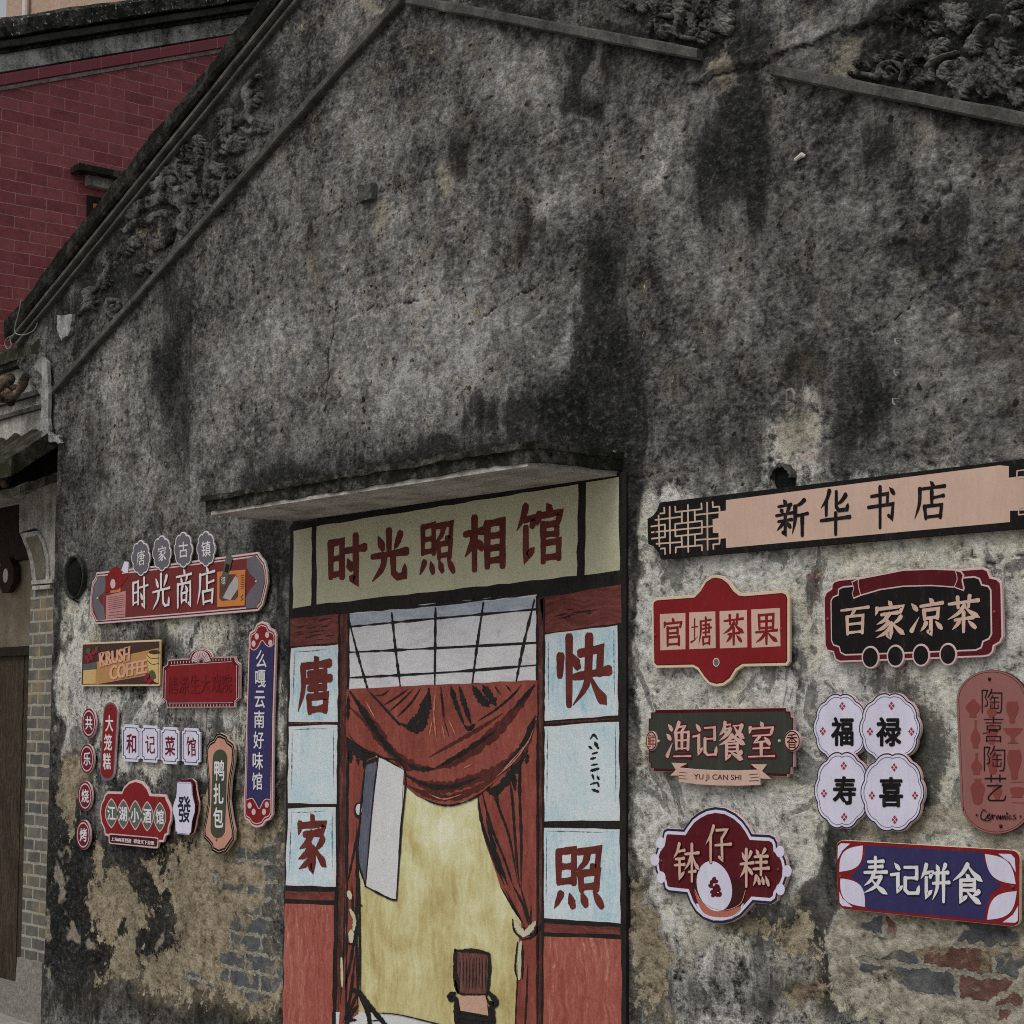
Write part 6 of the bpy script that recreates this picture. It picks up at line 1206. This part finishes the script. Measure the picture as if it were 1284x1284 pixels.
# green restaurant board
z = Zm(810, 885, .15576)
S = Sign('dark green board with stepped corners, pale characters and a peach ribbon at its foot', (905, 935), .040)
st_ = z(20, 100, 38, 98, 40, 50, 72, 48, 75, 30, 1128, 14, 1132, 40, 1166, 42, 1168, 88, 1190, 92, 1188, 492, 1168, 494, 1166, 550, 1140, 552, 1138, 572, 62, 528, 60, 505, 36, 500, 34, 462, 20, 460)
S.board(st_, P_DMAR, P_PINK, .024); S.poly(z(30, 108, 50, 106, 52, 62, 84, 60, 1118, 45, 1122, 62, 1154, 64, 1156, 100, 1178, 104, 1176, 478, 1156, 480, 1154, 535, 1126, 548, 75, 505, 48, 492, 46, 452, 30, 450), P_GRN, 'green_field')
S.write(list(zip('渔记餐室', boxes(z, (160, 128, 362, 425), (370, 132, 580, 422), (583, 125, 802, 435), (815, 125, 1040, 425), sl=.0))), paint('rose_letters', (.58, .38, .34), .5), .062, .42, shadow=(P_MAR, .03))
rb = [z(205, 458, 330, 464, 285, 505, 262, 560, 195, 562, 240, 515), z(845, 470, 975, 470, 935, 525, 1010, 588, 915, 585, 900, 520)]
S.polys(rb, P_PEACH, 'ribbon_tail'); S.polys([z(262, 500, 330, 466, 330, 505), z(905, 515, 840, 475, 845, 515)], P_DMAR, 'ribbon_fold')
S.lv = 0; S.board(z(260, 497)+[p for p in z(420, 512, 580, 520, 740, 521, 903, 514, 917, 638, 740, 645, 580, 643, 420, 634, 262, 614)], P_PEACH, P_PINK, .012, 'ribbon', d=.050)
S.lines([z(268, 535, 330, 540), z(268, 560, 318, 565), z(268, 585, 330, 590)], .7, P_DMAR, 'ribbon_lines'); S.lines([z(830, 555, 900, 548), z(840, 580, 905, 573), z(830, 605, 908, 600)], .7, P_DMAR, 'ribbon_lines')
S.write([('YU JI CAN SHI', quad(*z(384, 548, 766, 556, 766, 612, 384, 604)))], P_DMAR, kind='f', bold=.0, name='latin_lettering')
for (cx, cy, rx, ry, ch) in ((42, 283, 45, 80, '鲜'), (1175, 283, 66, 86, '香')):
    c = z(cx, cy)[0]; S.board(circ(c[0], c[1], rx*.15576, ry*.15576, 30), P_MAR, P_PINK, .018, 'side_oval', d=.050); S.fill(.006, P_PEACH, 'oval_field'); S.write([(ch, cq(c[0]-rx*.1, c[1]-9.5, c[0]+rx*.1, c[1]+9.5))], P_VASE if ch == '鲜' else P_DMAR, kind='f', bold=.012, name='oval_character')
S.d = .030; S.screw(z(105, 285, 1078, 283), P_CREAM)
# four blessing plaques
z = Zm(1000, 840, .26468)
S = Sign('cluster of four overlapping lavender scalloped plaques with bold black characters and red diamonds', (1090, 955), .036)
for k, (cx, cy, rx, ry, ch, bx) in enumerate(((204, 275, 128, 163, '福', (158, 222, 266, 362)), (437, 277, 142, 168, '禄', (372, 222, 492, 364)), (211, 570, 130, 182, '寿', (166, 502, 278, 640)), (450, 580, 148, 186, '喜', (386, 506, 500, 652)))):
    c = z(cx, cy)[0]; d_ = .030+.006*k; o_ = scallop(c[0], c[1], rx*.26468, ry*.26468, 10, .035)
    pb_ = S.board(o_, P_NAVL, P_PINK, .02, 'plaque', d=d_); S.fill(.0055, P_LAV, 'plaque_field'); 
    S.lines([scallop(c[0], c[1], rx*.235, ry*.235, 10, .035)+scallop(c[0], c[1], rx*.235, ry*.235, 10, .035)[:1]], .55, P_NAVL, 'inner_line', pb_, straight=True)
    dm = [(cx+8, cy-105*(ry/165)), (cx-rx*.66, cy+15), (cx+rx*.72, cy+15), (cx+10, cy+115*(ry/165))]
    vis = [dm[0], dm[1]]+([dm[2]] if k in (1, 3) else [])+([dm[3]] if k > 1 else [])
    S.polys([z(x-15, y, x, y-21, x+15, y, x, y+21) for x, y in vis], paint('diamond_red', (.30, .03, .06), .5), 'red_diamond', parent=pb_)
    S.lines([l for x, y in vis for l in (z(x-8, y-10, x+8, y+10), z(x-8, y+10, x+8, y-10))], .7, P_LAV, 'diamond_cross', pb_)
    S.write([(ch, boxes(z, bx)[0])], P_BLK, kind='f', bold=.042, name='plaque_character', parent=pb_)
# clay pink capsule
S = Sign('tall clay pink capsule board with thin black characters over darker vase silhouettes', (1246, 942), .034)
def caps(k, dx=0): return arcpts(1243.5, 878, 44.5*k, 38*k, 180, 360, 16)+arcpts(1249.5, 1005, 45*k, 41*k, 0, 180, 16)
S.board(caps(1), P_CLAY, P_DBR); S.lines([caps(.93)+caps(.93)[:1]], .6, P_DBR, 'inner_line')
def vase(cx, cy, w_, h_, kind): 
    pr = {0: ((0, .3), (.08, .25), (.2, .6), (.4, 1), (.6, .85), (.85, .4), (1, .45)), 1: ((0, .35), (.06, .2), (.3, .25), (.5, .8), (.68, 1), (.88, .55), (1, .6)), 2: ((0, .55), (.1, .4), (.22, .8), (.4, 1), (.7, .8), (1, .5)), 3: ((0, 1), (.1, 1), (.35, .75), (.5, .35), (.75, .2), (.9, .35), (1, .6)), 4: ((0, .7), (.05, .8), (.25, 1), (.5, .85), (.8, .45), (1, .4)), 5: ((0, .6), (.12, 1), (.5, .95), (.85, .7), (1, .75))}[kind]
    return z(*[v for p in ([(cx+w_*b, cy-h_+2*h_*a) for a, b in pr]+[(cx-w_*b, cy-h_+2*h_*a) for a, b in pr][::-1]) for v in p])
S.polys([vase(832, 182, 36, 42, 0), vase(843, 305, 23, 65, 1), vase(848, 445, 27, 50, 1), vase(853, 575, 33, 58, 2), vase(1017, 200, 30, 50, 4), vase(1020, 312, 42, 36, 3), vase(1027, 448, 34, 68, 4), vase(1040, 580, 32, 24, 5), vase(920, 300, 26, 50, 0), vase(925, 440, 26, 50, 2), vase(920, 190, 24, 34, 1), vase(945, 580, 24, 40, 0)], P_VASE, 'vase_print', curve=True)
S.lines([z(1010, 532, 1070, 530), z(1015, 628, 1070, 630)], .7, P_VASE, 'shelf_print')
S.write(list(zip('陶喜陶艺', boxes(z, (872, 88, 970, 205), (878, 222, 978, 342), (882, 358, 984, 480), (886, 495, 988, 622)))), P_BLK, kind='f', bold=-.012)
def sc(*a): return z(*a)
S.lines([sc(893, 672, 880, 662, 868, 685, 872, 705, 886, 708, 898, 692), sc(898, 692, 910, 690, 908, 680, 900, 690, 904, 706, 918, 696), sc(918, 696, 922, 684, 924, 704, 928, 690, 938, 688), sc(952, 690, 942, 694, 944, 706, 954, 692, 956, 706), sc(960, 708, 962, 690, 964, 706, 972, 690, 974, 706, 982, 690, 985, 708), sc(992, 690, 992, 708), sc(1012, 692, 1002, 692, 1002, 706, 1014, 704), sc(1032, 686, 1022, 692, 1034, 702, 1020, 708), sc(868, 705, 900, 715, 920, 705)], 1.1, P_BLK, 'script_lettering'); S.polys([circ(*z(x, y)[0], 1.2, 1.5, 10) for x, y in ((848, 688), (1056, 694), (992, 680))], P_BLK, 'script_dots'); S.screw(z(911, 43, 965, 740), P_DMAR)
# steamed cake board
z = Zm(820, 1010, .14019)
S = Sign('maroon domed board with white side dots and a tilted white cake in a bowl', (907, 1085), .038)
out = z(75, 262, 85, 222, 118, 202, 265, 210, 290, 170, 340, 105, 400, 60, 470, 25, 550, 10, 640, 22, 730, 68, 800, 130, 850, 200, 878, 252, 1035, 260, 1080, 282, 1105, 330, 1110, 380, 1150, 420, 1180, 480, 1195, 560, 1190, 650, 1165, 720, 1110, 800, 1100, 850, 1050, 885, 890, 872, 840, 930, 780, 995, 700, 1040, 620, 1058, 530, 1055, 440, 1020, 370, 960, 320, 880, 290, 800, 130, 782, 92, 755, 78, 690, 45, 650, 15, 590, 3, 510, 8, 440, 25, 380, 65, 330)
S.board(out, P_NAVL, P_PINK, .024); S.fill(.010, P_LAV, 'white_rim'); S.fill(.021, P_MAR, 'maroon_field')
S.polys([circ(*z(x, y)[0], 5.6, 7.4, 20) for x, y in ((60, 333), (8, 486), (64, 642), (1127, 412), (1192, 586), (1130, 750))], P_LAV, 'side_dots')
S.poly(arcpts(*z(590, 800)[0], 32, 32, 20, 160, 14), P_LAV, 'bowl_foot'); S.poly(z(355, 745, 400, 870, 480, 930, 600, 955, 720, 940, 790, 880, 815, 760, 800, 700, 700, 650, 400, 650), paint('bowl_dark', (.05, .012, .012), .4), 'bowl_inside', curve=True)
S.poly(z(360, 760, 420, 860, 520, 925, 640, 945, 760, 905, 770, 930, 700, 985, 600, 998, 500, 985, 420, 930), P_BOWL, 'bowl_rim', curve=True)
S.poly([W_ for W_ in circ(*z(540, 722)[0], 21.5, 32, 40, math.radians(-14))], P_LAV, 'cake_print')
S.polys([circ(*z(540+(x-540)*.8, y)[0], 2.5, 3.5, 10, a) for x, y, a in ((535, 660, .5), (555, 680, 1.2), (510, 690, 0), (500, 720, 2), (545, 735, .7), (570, 720, 1.9), (590, 750, 0), (520, 770, 1), (550, 780, .2), (575, 800, 1.5), (530, 800, .9), (600, 795, .4), (560, 755, 2.2))], P_MAR, 'bean_print')
S.lines([z(365, 750, 420, 850, 520, 915, 640, 935, 770, 880, 818, 760)], .6, P_PEACH, 'bowl_line')
S.write(list(zip('钵仔糕', boxes(z, (170, 335, 405, 680), (452, 175, 692, 512), (768, 385, 1030, 738), sl=.04))), P_PEACH, .05, .8, shadow=(P_DMAR, .022)); S.screw(z(72, 495, 1115, 573))
# navy cake shop board
z = Zm(1045, 1050, .18614)
S = Sign('red bordered navy board with white leaf shapes in its four corners', (1165, 1108), .038)
S.board(rrect(quad(*z(18, 15, 1258, 88, 1255, 606, 30, 480)), .045, 2.4), P_RED, P_CREAM, .02)
S.poly(z(212, 52, 1010, 100, 1020, 170, 1060, 250, 1130, 325, 1060, 380, 1030, 470, 1018, 555, 222, 482, 215, 410, 170, 310, 110, 262, 180, 200, 212, 120), P_NAVY, 'navy_field')
def petal(p0, p1, k):                                # lens between two corners
    x0, y0, x1, y1 = *p0, *p1; nx, ny = -(y1-y0), x1-x0; r = []
    for s_ in (k, -k):
        seg = [(x0+(x1-x0)*i/10+nx*s_*math.sin(math.pi*i/10), y0+(y1-y0)*i/10+ny*s_*math.sin(math.pi*i/10)) for i in range(11)]
        r += seg if s_ == k else seg[::-1][1:-1]
    return z(*[v for p in r for v in p])
S.polys([petal((40, 232), (198, 55), .28), petal((46, 275), (212, 468), .28), petal((1020, 112), (1228, 315), .24), petal((1035, 555), (1235, 362), .26)], P_LAV, 'corner_leaf')
S.polys([z(28, 150, 30, 60, 50, 40, 112, 42, 60, 90), z(40, 365, 60, 410, 130, 470, 60, 462, 42, 440), z(1110, 110, 1195, 112, 1222, 140, 1228, 235, 1190, 170), z(1245, 460, 1242, 560, 1225, 575, 1140, 572, 1210, 520)], P_LAV, 'corner_chip')
S.write(list(zip('麦记饼食', boxes(z, (198, 132, 368, 385), (380, 165, 588, 395), (582, 178, 782, 432), (800, 180, 1008, 446), sl=.06))), P_WHT, .062, .8, shadow=(P_NAVL, .035)); S.screw(z(52, 263, 1210, 332))
